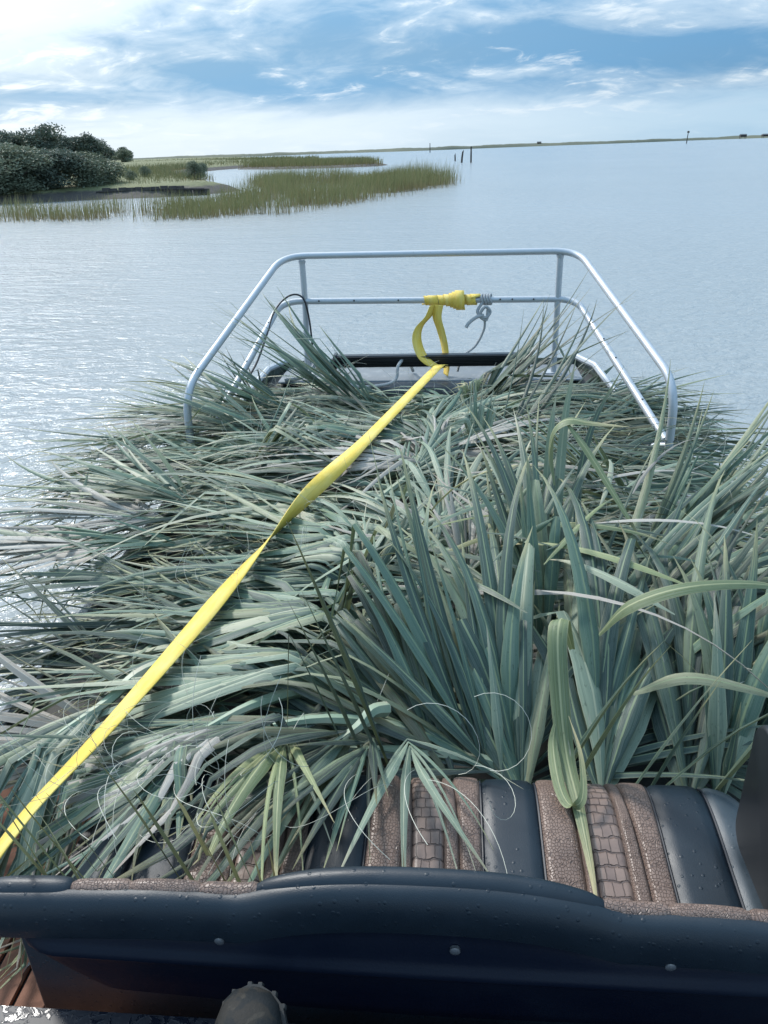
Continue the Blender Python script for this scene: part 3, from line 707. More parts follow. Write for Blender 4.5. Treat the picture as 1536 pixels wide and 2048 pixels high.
for x, z in ((-.175, .985), (.21, .992), (.545, .982)):
    B = MB(); B.tube([(x-SO.x, .818-SO.y, z-SO.z), (x-SO.x, .8125-SO.y, z-SO.z), (x-SO.x, .8110-SO.y, z-SO.z)], [.0085, .0085, .005], 12); B.build('screw', M_SCREW, shl)
# folded armrest on the starboard end
arm = empty('armrest', (.80, 1.02, .86)); arm.parent = seat; arm.location = Vector((.858, 1.03, .835))-SO
def slab(name, loop, x0, x1, mat_, parent, bev=.012):
    n = len(loop); v = []; f = []; c = Vector((sum(p[0] for p in loop)/n, sum(p[1] for p in loop)/n))
    rows = [(x0+bev, .0), (x0+bev*.3, .5), (x0, 1.), ]; rings = []
    for xx, s in ((x0, bev), (x0+bev*.35, bev*.35), (x0+bev, 0), (x1-bev, 0), (x1-bev*.35, bev*.35), (x1, bev)):
        for y, z in loop:
            d = Vector((y, z))-c; q = c+d*(1-s/max(d.length, .01)); v.append((xx, q.x, q.y))
    for r_ in range(5):
        for i in range(n): f.append((r_*n+i, r_*n+(i+1) % n, (r_+1)*n+(i+1) % n, (r_+1)*n+i))
    f += [tuple(range(n-1, -1, -1)), tuple(5*n+i for i in range(n))]
    return add(name, mesh(name, v, f, mat_), parent)
def rrect(y0, y1, z0, z1, r_, k=6):
    out = []
    for cy, cz, a0 in ((y1-r_, z1-r_, 0), (y0+r_, z1-r_, 90), (y0+r_, z0+r_, 180), (y1-r_, z0+r_, 270)):
        for i in range(k+1): a = R(a0+90*i/k); out.append((cy+r_*math.cos(a), cz+r_*math.sin(a)))
    return out
slab('arm_pad', rrect(-.09, .10, .05, .40, .06), -.055, .03, M_OSTRICH, arm)
slab('arm_core', rrect(-.06, .16, .03, .34, .05), -.085, -.057, M_BLKMETAL, arm, .008)
B = MB(); lp = rrect(-.092, .102, .048, .402, .062, 8); B.tube([(-.05, y, z) for y, z in lp[2:22]], .006, 7); B.build('highlight_strip', M_SCREW, arm)  # bright strip added to draw the highlight along the pad's edge

# ------------------------------------------------------------------ boot
boot = empty('boot', (-.097, .485, .857)); tag(boot, 'camouflage rubber boot toe propped on the wet platform behind the seat', 'boot'); boot.rotation_euler = (R(24), 0, R(1))
v, f = [], []; NB = 20
#      y,  half width, top height, centre x
RG = [(-.07, .018, .06, 0), (-.062, .030, .085, 0), (-.03, .036, .105, 0), (.03, .037, .118, 0), (.09, .040, .112, .002), (.15, .048, .094, .006), (.20, .052, .082, .008), (.235, .050, .074, .008), (.262, .042, .062, .006), (.278, .028, .048, .004), (.284, .010, .035, .003)]
for y, w, h, cx in RG:
    for k in range(NB):
        a = 2*math.pi*k/NB; sx_, sz_ = math.cos(a), math.sin(a)
        z = .018+(h-.018)*(.5+.5*sz_) if sz_ > -.3 else .016+.02*(1+sz_)
        v.append((cx+w*(abs(sx_)**.75)*(1 if sx_ > 0 else -1), y, max(.016, z)))
for j in range(len(RG)-1):
    for k in range(NB): f.append((j*NB+k, j*NB+(k+1) % NB, (j+1)*NB+(k+1) % NB, (j+1)*NB+k))
f += [tuple(range(NB)), tuple((len(RG)-1)*NB+k for k in range(NB-1, -1, -1))]
add('upper', mesh('upper', v, f, M_CAMO), boot)
B = MB(); B.tube([(0, -.015, .06), (0, -.02, .13), (0, -.035, .22), (0, -.045, .30)], [.044, .050, .056, .062], 16); B.build('shaft', M_CAMO, boot)
ol = [(cx+s*(w+.003), y) for s, rows in ((1, RG[:-1]), (-1, RG[:-1][::-1])) for y, w, h, cx in rows]
ol = ol[:10]+[(.012, .289), (-.004, .289)]+ol[10:]
n = len(ol); v = [(x, y, z) for z in (0, .022) for x, y in ol]; f = [tuple(range(n-1, -1, -1)), tuple(range(n, 2*n))]+[(i, (i+1) % n, n+(i+1) % n, n+i) for i in range(n)]
sole = add('sole', mesh('sole', v, f, M_SOLE, smooth=False), boot)
for i in range(22):
    t = i/21*(n-1); k = int(t); fr = t-k; a = Vector(ol[k]); b = Vector(ol[(k+1) % n]); p_ = a*(1-fr)+b*fr
    B = MB(); B.box((p_.x-.0035, p_.y-.0035, .002), (p_.x+.0035, p_.y+.0035, .0215), .001); B.build('lug', M_SOLE, sole)

# ------------------------------------------------------------------ bow rail
rail = empty('bow_rail', (.04, 5.3, .70)); tag(rail, 'white painted tubular bow rail with two bars', 'railing'); RO = Vector(rail.location)
def rl(pts): return [Vector(p)-RO for p in pts]
B = MB(); B.tube(fillet(rl([(-1.235, 3.90, .54), (-1.225, 3.90, 1.02), (-.93, 5.3, 1.53), (1.01, 5.3, 1.52), (1.31, 3.82, 1.05), (1.316, 3.82, .54)]), .17, 8), .0215, 14); B.build('top_bar', M_ALU, rail)
B = MB(); B.tube(fillet(rl([(-1.19, 4.02, .70), (-.96, 5.3, 1.235), (1.02, 5.3, 1.215), (1.305, 3.86, .745)]), .14, 8), .0215, 14); B.build('lower_bar', M_ALU, rail)
for x in (-.80, .90):
    B = MB(); B.tube(rl([(x, 5.3, 1.505), (x, 5.3, 1.2), (x-.02*(1 if x < 0 else 0), 5.3, .72)]), .0205, 14); B.build('upright', M_ALU, rail)
    B = MB(); B.tube(rl([(x, 5.3, 1.497), (x, 5.3, 1.478)]), [.026, .021], 12, False); B.build('weld', M_ALU, rail)
    B = MB(); B.tube(rl([(x-.03, 5.3, .716), (x-.03, 5.3, .728)]), .05, 14); B.build('flange', M_ALU, rail)
for s in (0, 1):
    a = [(1.305, 3.84, .72), (1.25, 3.88, .70), (1.20, 3.93, .64), (1.185, 3.95, .55)] if s == 0 else [(-1.225, 3.92, .70), (-1.17, 3.97, .68), (-1.12, 4.02, .62), (-1.105, 4.04, .55)]
    B = MB(); B.tube(catmull(rl(a), 5), .0195, 12); B.build('foot_brace', M_ALU, rail)
for x, z in ((-.70, 1.255), (-.46, 1.2535), (-.16, 1.25), (.52, 1.243), (.60, 1.2425), (.74, 1.24)):
    B = MB(); B.tube(rl([(x, 5.279, z-.018), (x, 5.2765, z-.018)]), .006, 8); B.build('screw_hole', M_HOLE, rail)
for k, t in enumerate((.2, .36, .5, .78)):
    p_ = Vector((1.02, 5.3, 1.215)).lerp(Vector((1.305, 3.86, .745)), t); q = Vector((-.96, 5.3, 1.235)).lerp(Vector((-1.19, 4.02, .70)), t)
    for w_ in (p_, q):
        d = (Vector((.2, 0, 2.15))-w_).normalized()*0+Vector((0, -.30, .95)); d.normalize()
        B = MB(); B.tube(rl([w_+d*.0205, w_+d*.0235]), .006, 8); B.build('screw_hole', M_HOLE, rail)
B = MB(); B.box((-.03+.60-RO.x, -.012, .52), (.06+.60-RO.x, .012, .532), .002); B.build('cleat_plate', M_ALU, rail)

# ------------------------------------------------------------------ light bar
lb = empty('light_bar', (.05, 5.17, .765)); tag(lb, 'long black finned LED light bar mounted across the bow', 'light bar')
B = MB(); B.box((-.64, -.03, .045), (.63, .03, .125), .008); B.build('housing', M_BLKMETAL, lb)
for k in range(7):
    z = .052+k*.0105; B = MB(); B.box((-.63, -.042, z), (.62, -.031, z+.004)); B.build('fin', M_BLKMETAL, lb, False)
for x in (-.655, .63):
    B = MB(); B.box((x, -.045, .035), (x+.025, .045, .135), .006); B.build('end_cap', M_BLKMETAL, lb)
for x in (-.675, .66):
    B = MB(); B.box((x, -.03, -.045), (x+.015, .03, .10), .003); B.build('bracket', M_BLKMETAL, lb)
    B = MB(); B.tube([(x-.01, -.0, .085), (x+.03, -.0, .085)], .012, 8); B.build('bolt', M_SCREW, lb)
M_LENS, _, _ = mat('clear_lens', (.35, .37, .4), .05); B = MB(); B.box((-.63, .031, .055), (.62, .037, .115), .001); B.build('lens', M_LENS, lb)

# ------------------------------------------------------------------ ropes and cable on the rail
def ropething(name, label, cat, loc): e = empty(name, loc); tag(e, label, cat); return e
e = ropething('dock_rope', 'grey braided rope knotted on the lower rail beside the yellow wraps', 'rope', (.43, 5.3, 1.2)); o_ = Vector(e.location)
for k, x in enumerate((.40, .42, .438, .455)):
    B = MB(); B.tube([Vector((x+.006*math.sin(a*2), 5.3+.031*math.cos(a), 1.223+.031*math.sin(a)))-o_ for a in [i*2*math.pi/16 for i in range(17)]], .0085, 8); B.build('turn', M_ROPE, e)
kn = catmull([(.40, 5.27, 1.205), (.37, 5.25, 1.15), (.42, 5.235, 1.115), (.455, 5.25, 1.15), (.42, 5.24, 1.185), (.385, 5.235, 1.13), (.43, 5.24, 1.10), (.44, 5.25, 1.17)], 8)
B = MB(); B.tube([p_-o_ for p_ in kn], .0105, 8); B.build('knot', M_ROPE, e)
B = MB(); B.tube([p_-o_ for p_ in catmull([(.41, 5.24, 1.13), (.36, 5.22, 1.12), (.31, 5.2, 1.085), (.295, 5.19, 1.06)], 6)], .0125, 8); B.build('short_end', M_ROPE, e)
B = MB(); B.tube([p_-o_ for p_ in catmull([(.42, 5.24, 1.11), (.415, 5.25, 1.03), (.36, 5.26, .92), (.27, 5.24, .85), (.24, 5.2, .76)], 8)], .0085, 8); B.build('long_end', M_ROPE, e)
e = ropething('deck_rope', 'grey rope looped over the light bar and trailing on the deck', 'rope', (-.2, 5.1, .74)); o_ = Vector(e.location)
B = MB(); B.tube([p_-o_ for p_ in catmull([(-.07, 5.32, .735), (-.10, 5.24, .84), (-.12, 5.17, .865), (-.16, 5.09, .83), (-.17, 5.06, .76), (-.22, 5.0, .735), (-.36, 4.95, .73), (-.47, 4.98, .735), (-.55, 4.98, .79), (-.60, 5.04, .80)], 8)], .011, 8); B.build('line', M_ROPE, e)
e = ropething('mooring_rope', 'short grey rope bight hooked at the foot of the port upright', 'rope', (-.78, 5.2, .74)); o_ = Vector(e.location)
B = MB(); B.tube([p_-o_ for p_ in catmull([(-.95, 5.12, .735), (-.84, 5.15, .745), (-.76, 5.2, .80), (-.74, 5.24, .87), (-.775, 5.27, .80), (-.79, 5.2, .735), (-.66, 5.1, .735)], 8)], .016, 8); B.build('line', M_ROPE, e)
e = ropething('black_cable', 'thin black cable draped over the port end of the lower rail', 'cable', (-.85, 5.3, 1.2)); o_ = Vector(e.location)
B = MB(); B.tube([p_-o_ for p_ in catmull([(-.76, 5.25, .76), (-.765, 5.265, .95), (-.775, 5.27, 1.12), (-.80, 5.265, 1.25), (-.86, 5.27, 1.285), (-.93, 5.23, 1.26), (-.985, 5.12, 1.19), (-1.0, 4.95, 1.09), (-1.02, 4.7, .97), (-1.05, 4.5, .90)], 8)], .0065, 7); B.build('line', M_CABLE, e)

# ------------------------------------------------------------------ yellow strap
def ribbon(ctr, wdir, w, nW=2, fold=0., thick=.0):
    """flat band along ctr with its width along wdir (per point)"""
    v, f, uv = [], [], []; L = 0
    for i, (c, d) in enumerate(zip(ctr, wdir)):
        if i: L += (ctr[i]-ctr[i-1]).length
        for k in range(nW+1): t = k/nW; v.append(c+d*(t-.5)*w); uv.append((L, t))
    for i in range(len(ctr)-1):
        for k in range(nW): q = i*(nW+1)+k; f.append((q, q+1, q+nW+2, q+nW+1))
    return v, f, uv
st = empty('tie_down_strap', (.12, 5.0, .80)); tag(st, 'long yellow webbing strap tying down the palm fronds', 'strap'); o_ = Vector(st.location)
SP = catmull([(.145, 5.11, .83), (.115, 5.0, .85), (.02, 4.45, .89), (-.22, 3.313, .92), (-.393, 2.613, .925), (-.545, 1.79, .915), (-.61, 1.36, .935), (-.665, 1.07, .945), (-.71, .95, .87), (-.73, .89, .70)], 12)
def strap_frame(i, N):
    t = (SP[min(i+1, N-1)]-SP[max(i-1, 0)]).normalized(); s = t.cross(Vector((0, 0, 1))).normalized(); n = s.cross(t)
    y = SP[i].y; q = max(0, min(1, (3.5-y)/1.7)); q = q*q*(3-2*q); a = math.pi*q+R(-4)-R(28)*max(0, min(1, (2.0-y)/.9))
    return t, s*math.cos(a)+n*math.sin(a)
WD = [strap_frame(i, len(SP))[1] for i in range(len(SP))]
def band(name, C_, D_, w, parent, origin):
    v, f, uv = ribbon([c-origin for c in C_], D_, w)
    o = add(name, mesh(name, v, f, M_STRAP, uv), parent); md = o.modifiers.new('thick', 'SOLIDIFY'); md.thickness = .003; md.offset = 0; return o
band('webbing', SP, WD, .068, st, o_)
# wraps round the lower rail
wr = empty('wrap', (0, 0, 0)); bpy.data.objects.remove(wr)
def wrap(x0, x1, turns, r0, r1, w, name='rail_wrap', tilt=.0):
    C_, D_ = [], []; N = int(18*turns)+1
    for i in range(N):
        t = i/(N-1); a = 2*math.pi*turns*t-1.2; rr = r0+(r1-r0)*t; C_.append(Vector((x0+(x1-x0)*t, 5.3+rr*math.cos(a), 1.223+rr*math.sin(a)))); D_.append((Vector((1, 0, 0))+Vector((0, -math.sin(a), math.cos(a)))*tilt).normalized())
    band(name, C_, D_, w, st, o_)
wrap(.03, .09, 2.2, .027, .033, .07, tilt=.3); wrap(.12, .22, 2.4, .028, .040, .075, tilt=-.45); wrap(.20, .26, 3.0, .040, .066, .06, tilt=.15); wrap(.26, .36, 2.6, .028, .036, .065, tilt=-.3)
# two hanging lengths from the knot
def hang(pts, tw0, tw1, w, name):
    C_ = catmull(pts, 8); D_ = []
    for i, c in enumerate(C_):
        t = i/(len(C_)-1); a = tw0+(tw1-tw0)*t; D_.append(Vector((math.cos(a), math.sin(a)*.9, .1*math.sin(a*2))).normalized())
    band(name, C_, D_, w, st, o_)
hang([(.075, 5.262, 1.20), (.045, 5.25, 1.13), (-.02, 5.22, 1.06), (-.035, 5.19, .98), (.0, 5.14, .89), (.06, 5.10, .84), (.135, 5.085, .815)], .9, .25, .07, 'hanging_tail')
hang([(.11, 5.262, 1.20), (.10, 5.26, 1.12), (.125, 5.26, 1.03), (.15, 5.255, .93), (.165, 5.25, .80), (.16, 5.2, .735)], -.3, -1.15, .068, 'hanging_tail')
STRAP_XY = [(p_.x, p_.y, p_.z) for p_ in SP[::3]]

# ------------------------------------------------------------------ palm fronds
fr = random.Random(77)
def pile_h(x, y):
    """top of what the fronds lie on: deck, mound of buried stalks, seat cushion"""
    ax = abs(x-.04)
    if ax > 1.30:
        base = -.6
    else: base = .56
    my = max(0, min(1, (y-1.36)/.25))*max(0, min(1, (5.05-y)/.5)); mx = max(0, 1-(ax/1.42)**2.4)
    h = base+(.16-.08*max(0, min(1, (y-3.2)/1.5)))*my*mx*(1 if ax < 1.30 else 0)
    if y < 1.38 and -.66 < x < .90 and y > .93: h = max(h, .868)
    if y < .935 and -.58 < x < .91 and y > .80: h = max(h, 1.10)
    return h
def strap_z(x, y):
    """height the taut strap lets the load rise to near (x, y)"""
    best = 9.
    for sx_, sy_, sz_ in STRAP_XY:
        d = math.hypot(x-sx_, y-sy_)
        if d < .45: best = min(best, sz_-.035+.30*max(0, d-.11))
    return best
def leaflet_geom(p0, d0, nrm, L, wmax, dphi, droop, lift, kink, curl, under=True, segs=10, fold=.22, layer=.0):
    """one strip leaf: base point, direction, face normal; returns verts, faces, uv"""
    p = Vector(p0); d = Vector(d0).normalized(); n = Vector(nrm); ds = L/segs; v = []; uv = []; rows = 0; tw = 0.
    for i in range(segs+1):
        t = i/segs
        s = d.cross(n); s = s.normalized() if s.length > 1e-4 else Vector((1, 0, 0)); n = s.cross(d).normalized()
        wf = 2*max(.012, t*L)*math.tan(dphi/2)*1.04; wf = max(wf, wmax*min(1, .12+t/.34)); tp = max(.0, 1-max(0, (t-.24)/.76)**1.15)
        w = min(wf, wmax)*tp*.5+.0004
        fo = fold*(1-.5*t)
        a = s*math.cos(tw)+n*math.sin(tw); b = n*math.cos(tw)-s*math.sin(tw)
        v += [p-a*w, p+b*w*2*fo, p+a*w]; uv += [(t, 0), (t, .5), (t, 1)]
        if i == segs: break
        g = droop*ds*(.25+1.5*t); d = d+Vector((0, 0, -g))+s*(curl*ds)
        if kink and abs(t-kink[0]) < .5/segs: d = (d.normalized()*math.cos(kink[1])+(Vector((0, 0, -1))*.75+s*kink[2]).normalized()*math.sin(kink[1]))
        d.normalize(); q = p+d*ds
        h = pile_h(q.x, q.y)+layer
        if q.z < h and pile_h(q.x, q.y) > 0:
            q.z = h; d = (q-p).normalized() if (q-p).length > 1e-4 else d
        if under and .95 < q.y < 5.1:
            sz = max(strap_z(q.x, q.y), pile_h(q.x, q.y)+.012)
            if sz < q.z < sz+.4: q.z = sz; d = (q-p).normalized()
        tw += (curl*1.6+.3*fr.gauss(0, 1))*ds
        p = q
    f = []
    for i in range(segs):
        k = 3*i; f += [(k, k+1, k+4, k+3), (k+1, k+2, k+5, k+4)]
    return v, f, uv
def frond(hub, az, pitch, spread, L, n, mats, label, group, cat='palm frond', split=True, droop=1.1, rollv=0., stalk=.6, layer=.02, wide=.036, kinks=.10, fibres=6, under=True, jit=.05, thin=.28, segs=10):
    root = empty('palm_frond', hub); tag(root, label, cat, group); H = Vector(hub)
    az, pitch = R(az), R(pitch); F_ = Vector((math.sin(az)*math.cos(pitch), math.cos(az)*math.cos(pitch), math.sin(pitch)))
    sd = F_.cross(Vector((0, 0, 1))).normalized(); nm = sd.cross(F_)
    sd, nm = sd*math.cos(rollv)+nm*math.sin(rollv), nm*math.cos(rollv)-sd*math.sin(rollv)
    sp = R(spread); dphi = sp/(n-1); allm = MB(); main = mats[0]
    for i in range(n):
        u = i/(n-1)*2-1; ph = u*sp/2+fr.uniform(-jit, jit)+(fr.gauss(0, .35) if fr.random() < .10 else 0)
        d = F_*math.cos(ph)+sd*math.sin(ph)+nm*fr.uniform(-.05, .07)-nm*abs(u)*.12
        st_ = F_*(.16*L*(1-abs(u))**1.2)
        Li = L*(.70+.30*(1-u*u))*fr.uniform(.82, 1.08)
        if fr.random() < .06: Li *= fr.uniform(.4, .7)
        kk = None
        if fr.random() < kinks: kk = (fr.uniform(.35, .75), fr.uniform(.5, 1.5), fr.uniform(-1, 1))
        v, f, uv = leaflet_world(H, st_, d, nm, Li, wide*(fr.uniform(.25, .5) if fr.random() < thin else fr.uniform(.7, 1.15)), dphi, droop, kk, under, segs, layer)
        mt = main if fr.random() < .86 else mats[1]
        if split: add('leaflet', mesh('leaflet', v, f, mt, uv), root)
        else: allm.put(v, f, uv)
    if not split:
        o = allm.build('blade', main, root); o['kind'] = 'stuff'
    if stalk > .05:
        B = MB(); bd_ = -F_*stalk; e1 = Vector((0, 0, -max(0, (H.z+bd_.z)-pile_h(H.x+bd_.x, H.y+bd_.y)-.05)*.8)) if stalk > .2 else Vector((0, 0, 0))
        end = bd_+e1; end.z = max(end.z, pile_h(H.x+end.x, H.y+end.y)+.012-H.z) if pile_h(H.x+end.x, H.y+end.y) > 0 else end.z
        md_ = end*.5+Vector((0, 0, .02)); pts = catmull([end, md_, Vector((0, 0, 0)), F_*.16*L, F_*.30*L], 4)
        N = len(pts); B.tube(pts, [.019-.0007*i if i < N*.5 else max(.002, .019-.0007*i-(i-N*.5)*.0014) for i in range(N)], 6); ps = B.build('stalk', M_STALK, root)
        a = pts[0]; d_ = (pts[0]-pts[1]).normalized(); B = MB(); B.tube([a, a+d_*.004], [.0188, .016], 7); B.build('cut_end', M_CUT, ps)
    if fibres:
        B = MB()
        for _ in range(fibres):
            ph = fr.uniform(-.5, .5)*sp; d = (F_*math.cos(ph)+sd*math.sin(ph)); p_ = d*L*fr.uniform(.3, .55); pts = [Vector(p_)]; dd = (d+nm*fr.uniform(.1, .8)+sd*fr.uniform(-.7, .7)).normalized(); ax = Vector((fr.gauss(0, 1), fr.gauss(0, 1), fr.gauss(0, 1))).normalized(); k = fr.uniform(3, 16)
            for q in range(14): p_ = p_+dd*.022; dd = (dd+ax.cross(dd)*k*.022).normalized(); pts.append(Vector(p_))
            pts = [Vector((w_.x, w_.y, max(w_.z, pile_h(H.x+w_.x, H.y+w_.y)+layer-H.z))) for w_ in pts]
            B.tube(pts, .0006, 3, False)
        o = B.build('fibres', M_FIBRE, root); o['kind'] = 'stuff'
    return root
def leaflet_world(H, st_, d, nm, L, wide, dphi, droop, kk, under, segs, layer):
    v, f, uv = leaflet_geom(H+st_, d, nm, L, wide, max(dphi, .02), droop*fr.uniform(.8, 1.25)+fr.gauss(0, .12), 0, kk, fr.gauss(0, .42), under, segs, fr.uniform(.28, .60), layer+fr.uniform(0, .05))
    return [p_-H for p_ in v], f, uv
BG, SV, DP, YL, DR = LEAF
def zone(y): return ' near the bow' if y > 3.8 else ' amidships' if y > 2.6 else ' near the seat'
def lab(c, where): return {0: 'blue-green', 1: 'silvery', 2: 'dark green', 3: 'yellowing', 4: 'dried grey'}[c]+' palm frond '+where
def fan(c): return (LEAF[c], LEAF[{0: 1, 1: 0, 2: 0, 3: 1, 4: 1}[c]])
k = 0
CN = ('blue-green', 'silvery', 'dark', 'yellowing', 'dried')
for lay in range(2):
    for side in (-1, 1):
        y = 1.50+.08*lay
        while y < 5.0:
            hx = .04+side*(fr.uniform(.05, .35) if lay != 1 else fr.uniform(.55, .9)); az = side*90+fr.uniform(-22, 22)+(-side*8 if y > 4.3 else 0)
            c = fr.choice((2, 2, 2, 0, 2, 0, 4)); pn = 'port' if side < 0 else 'starboard'  # mostly dark leaves down here: shade in the pile's gaps put into the colour
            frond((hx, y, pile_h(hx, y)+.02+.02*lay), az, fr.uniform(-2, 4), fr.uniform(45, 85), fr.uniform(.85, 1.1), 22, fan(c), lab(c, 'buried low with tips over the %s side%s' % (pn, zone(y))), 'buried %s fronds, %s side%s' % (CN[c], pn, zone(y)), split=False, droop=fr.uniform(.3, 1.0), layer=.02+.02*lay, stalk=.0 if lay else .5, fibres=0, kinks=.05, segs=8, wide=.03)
            y += fr.uniform(.24, .36)
def row(side, ys, hx, azr, pit, Lr, cs, where, grp, lay, n=(28, 36), spr=(35, 75), dr=(.5, 1.3), stalk=.5, kinks=.10, wide=.031):
    for y in ys:
        c = fr.choice(cs); x = hx+fr.uniform(-.12, .12); y += fr.uniform(-.06, .06)
        frond((x, y, pile_h(x, y)+lay+fr.uniform(0, .03)), side*90+fr.uniform(*azr), fr.uniform(*pit), fr.uniform(*spr), fr.uniform(*Lr), fr.randint(*n), fan(c), lab(c, where+zone(y)), grp+' '+CN[c]+zone(y), droop=fr.uniform(*dr), layer=lay, stalk=stalk, kinks=kinks, rollv=fr.uniform(-.25, .25), wide=wide)
row(-1, np.arange(1.75, 4.9, .27), -.15, (-18, 26), (2, 10), (.95, 1.15), (0, 1, 0, 2, 0), 'lying on top with tips over the port side', 'upper port fronds', .07)
row(-1, np.arange(2.7, 4.95, .26), -1.0, (-18, 24), (1, 8), (.95, 1.2), (2, 0, 2, 4), 'overhanging the port gunwale', 'port overhang fronds', .06, dr=(.1, .5), spr=(40, 80))
row(1, np.arange(1.9, 4.9, .27), .25, (-25, 12), (1, 8), (.95, 1.15), (0, 1, 0, 1, 2), 'lying on top with tips over the starboard side', 'upper starboard fronds', .07)
row(1, np.arange(2.9, 5.0, .25), 1.0, (-35, 10), (-5, 3), (.95, 1.2), (2, 0, 2, 0), 'overhanging the starboard gunwale', 'starboard overhang fronds', .02, dr=(.1, .5), spr=(40, 80))
# loose middle of the pile
row(-1, (2.2, 2.5, 3.3, 3.6, 4.2), .25, (10, 60), (4, 12), (.7, .95), (1, 1, 4, 0), 'lying slantwise along the middle of the pile', 'middle slanting fronds', .11, spr=(60, 120), dr=(.4, 1.2), kinks=.25)
row(1, (2.75, 3.1, 3.45, 3.9), .05, (-60, -10), (4, 12), (.7, .95), (1, 4, 0, 1), 'crossing the middle of the pile towards starboard', 'middle crossing fronds', .11, spr=(60, 120), dr=(.4, 1.2), kinks=.25)

# the ones that stand out
def hero(hub, az, pit, spr, L, n, c, label, **kw):
    d = dict(droop=.5, layer=.12, fibres=6, stalk=.3, wide=.036); d.update(kw); return frond(hub, az, pit, spr, L, n, fan(c), label, None, **d)
H1 = hero((.56, 1.385, .74), 3, 13, 44, 1.0, 22, 0, 'broad blue-green pleated fan reaching forward right behind the seat front edge', droop=1.15, wide=.06, kinks=.14, stalk=0, thin=.06, layer=.13)
hero((.38, 1.39, .72), -10, 11, 40, .95, 20, 0, 'blue-green fan reaching forward behind the black seat stripe', droop=1.15, jit=.1, wide=.052, kinks=.14, stalk=0, thin=.1)
hero((.76, 1.39, .72), 12, 12, 44, .95, 18, 2, 'dark fan reaching forward behind the starboard black seat stripe', droop=1.2, jit=.1, wide=.052, kinks=.14, stalk=0, thin=.1)
hero((.22, 1.40, .74), -32, 9, 46, .85, 20, 2, 'dark fan leaning to port behind the croc seat panel', droop=1.15, jit=.1, wide=.045, kinks=.12, stalk=0, thin=.15)
hero((.92, 1.55, .70), 44, 10, 50, .9, 20, 0, 'blue-green fan arching to starboard past the armrest', droop=1.1, wide=.045, stalk=0, thin=.15)
H2 = hero((.47, 1.85, .80), -2, 14, 26, .85, 18, 0, 'raised frond with a few long blades standing above the pile', droop=.5, wide=.05, kinks=.2, stalk=0, thin=.15, layer=.16)
hero((.58, 1.95, .76), 38, 9, 26, 1.25, 7, 0, 'sparse green frond with long blades reaching over the starboard rail', droop=.25, wide=.04, stalk=.1)
hero((.84, 1.42, 0.66), 16, 20, 40, .66, 10, 0, 'sparse blue-green frond at the starboard corner of the seat', droop=1.4, wide=.055, stalk=0)
hero((.30, 1.45, 0.76), -70, 3, 64, .95, 28, 2, 'dark green fan spreading to port from beside the seat', droop=.25, stalk=0)
hero((.33, 1.44, .74), -40, 5, 60, .85, 28, 0, 'blue-green fan leaning across the middle towards the strap', droop=.6, wide=.04, stalk=0)
hero((.10, 1.47, 0.80), -94, 3, 44, 1.05, 26, 2, 'dark frond lying flat behind the seat with tips to port', droop=.15)
hero((-.05, 1.62, 0.81), -86, 3, 40, 1.1, 26, 1, 'silvery frond lying flat across the strap end', droop=.12)
hero((.02, 1.85, 0.82), -78, 1, 44, 1.1, 30, 0, 'blue-green frond pointing to port below the strap', droop=.2, wide=.042)
hero((-.08, 2.16, 0.82), -10, 18, 150, .50, 30, 1, 'silvery open fan sprouting from the middle of the pile', droop=.9, kinks=.2, wide=.034)
hero((-.05, 2.35, 0.82), -66, 1, 60, .95, 30, 0, 'blue-green pleated fan under the twist of the strap', droop=.25)
hero((.25, 2.3, 0.82), 25, 18, 110, .55, 24, 4, 'tangle of dried pale blades in the middle of the pile', droop=1.6, kinks=.5, wide=.03)
hero((.36, 2.05, 0.80), 12, 14, 50, .75, 20, 1, 'pale frond with bent blades beside the upright fan', droop=1.0, kinks=.4)
hero((.75, 2.1, 0.76), 68, 4, 50, 1.05, 28, 0, 'blue-green frond pointing to starboard beside the tallest frond', droop=1.1)
hero((.70, 1.75, 0.74), 78, 2, 44, 1.05, 28, 2, 'dark frond pointing to starboard from behind the seat', droop=.25)
hero((.85, 2.5, 0.70), 78, 1, 46, 1.0, 26, 0, 'blue-green frond crossing the starboard gunwale behind the rail foot', droop=.3)
hero((-.95, 4.45, 0.70), -30, 30, 70, .60, 7, 2, 'sparse dark frond with spiky blades by the port rail leg', droop=.15, wide=.018, stalk=.1)
hero((-.72, 4.82, 0.70), 36, 24, 44, .58, 6, 2, 'few dark blades crossing the port upright of the rail', droop=.2, wide=.024, stalk=.1)
hero((-.25, 4.50, 0.70), -84, 2, 36, 1.1, 26, 0, 'green frond lying flat behind the light bar to port', droop=.1)
hero((.30, 4.45, 0.70), 66, 3, 60, 1.0, 24, 2, 'dark frond under the light bar pointing to starboard', droop=.15)
hero((.42, 3.75, .72), 48, 7, 40, 1.15, 7, 2, 'dark frond whose blades cross the starboard rail legs', droop=.15, wide=.026)
hero((.35, 3.50, 0.74), -30, 30, 130, .38, 22, 1, 'small silvery tuft on the middle of the pile near the strap', droop=1.8, kinks=.4, wide=.03)
hero((.30, 4.30, 0.70), 10, 30, 150, .28, 22, 3, 'small frayed yellowish tuft near the bow beam', droop=1.5, kinks=.3, wide=.02)
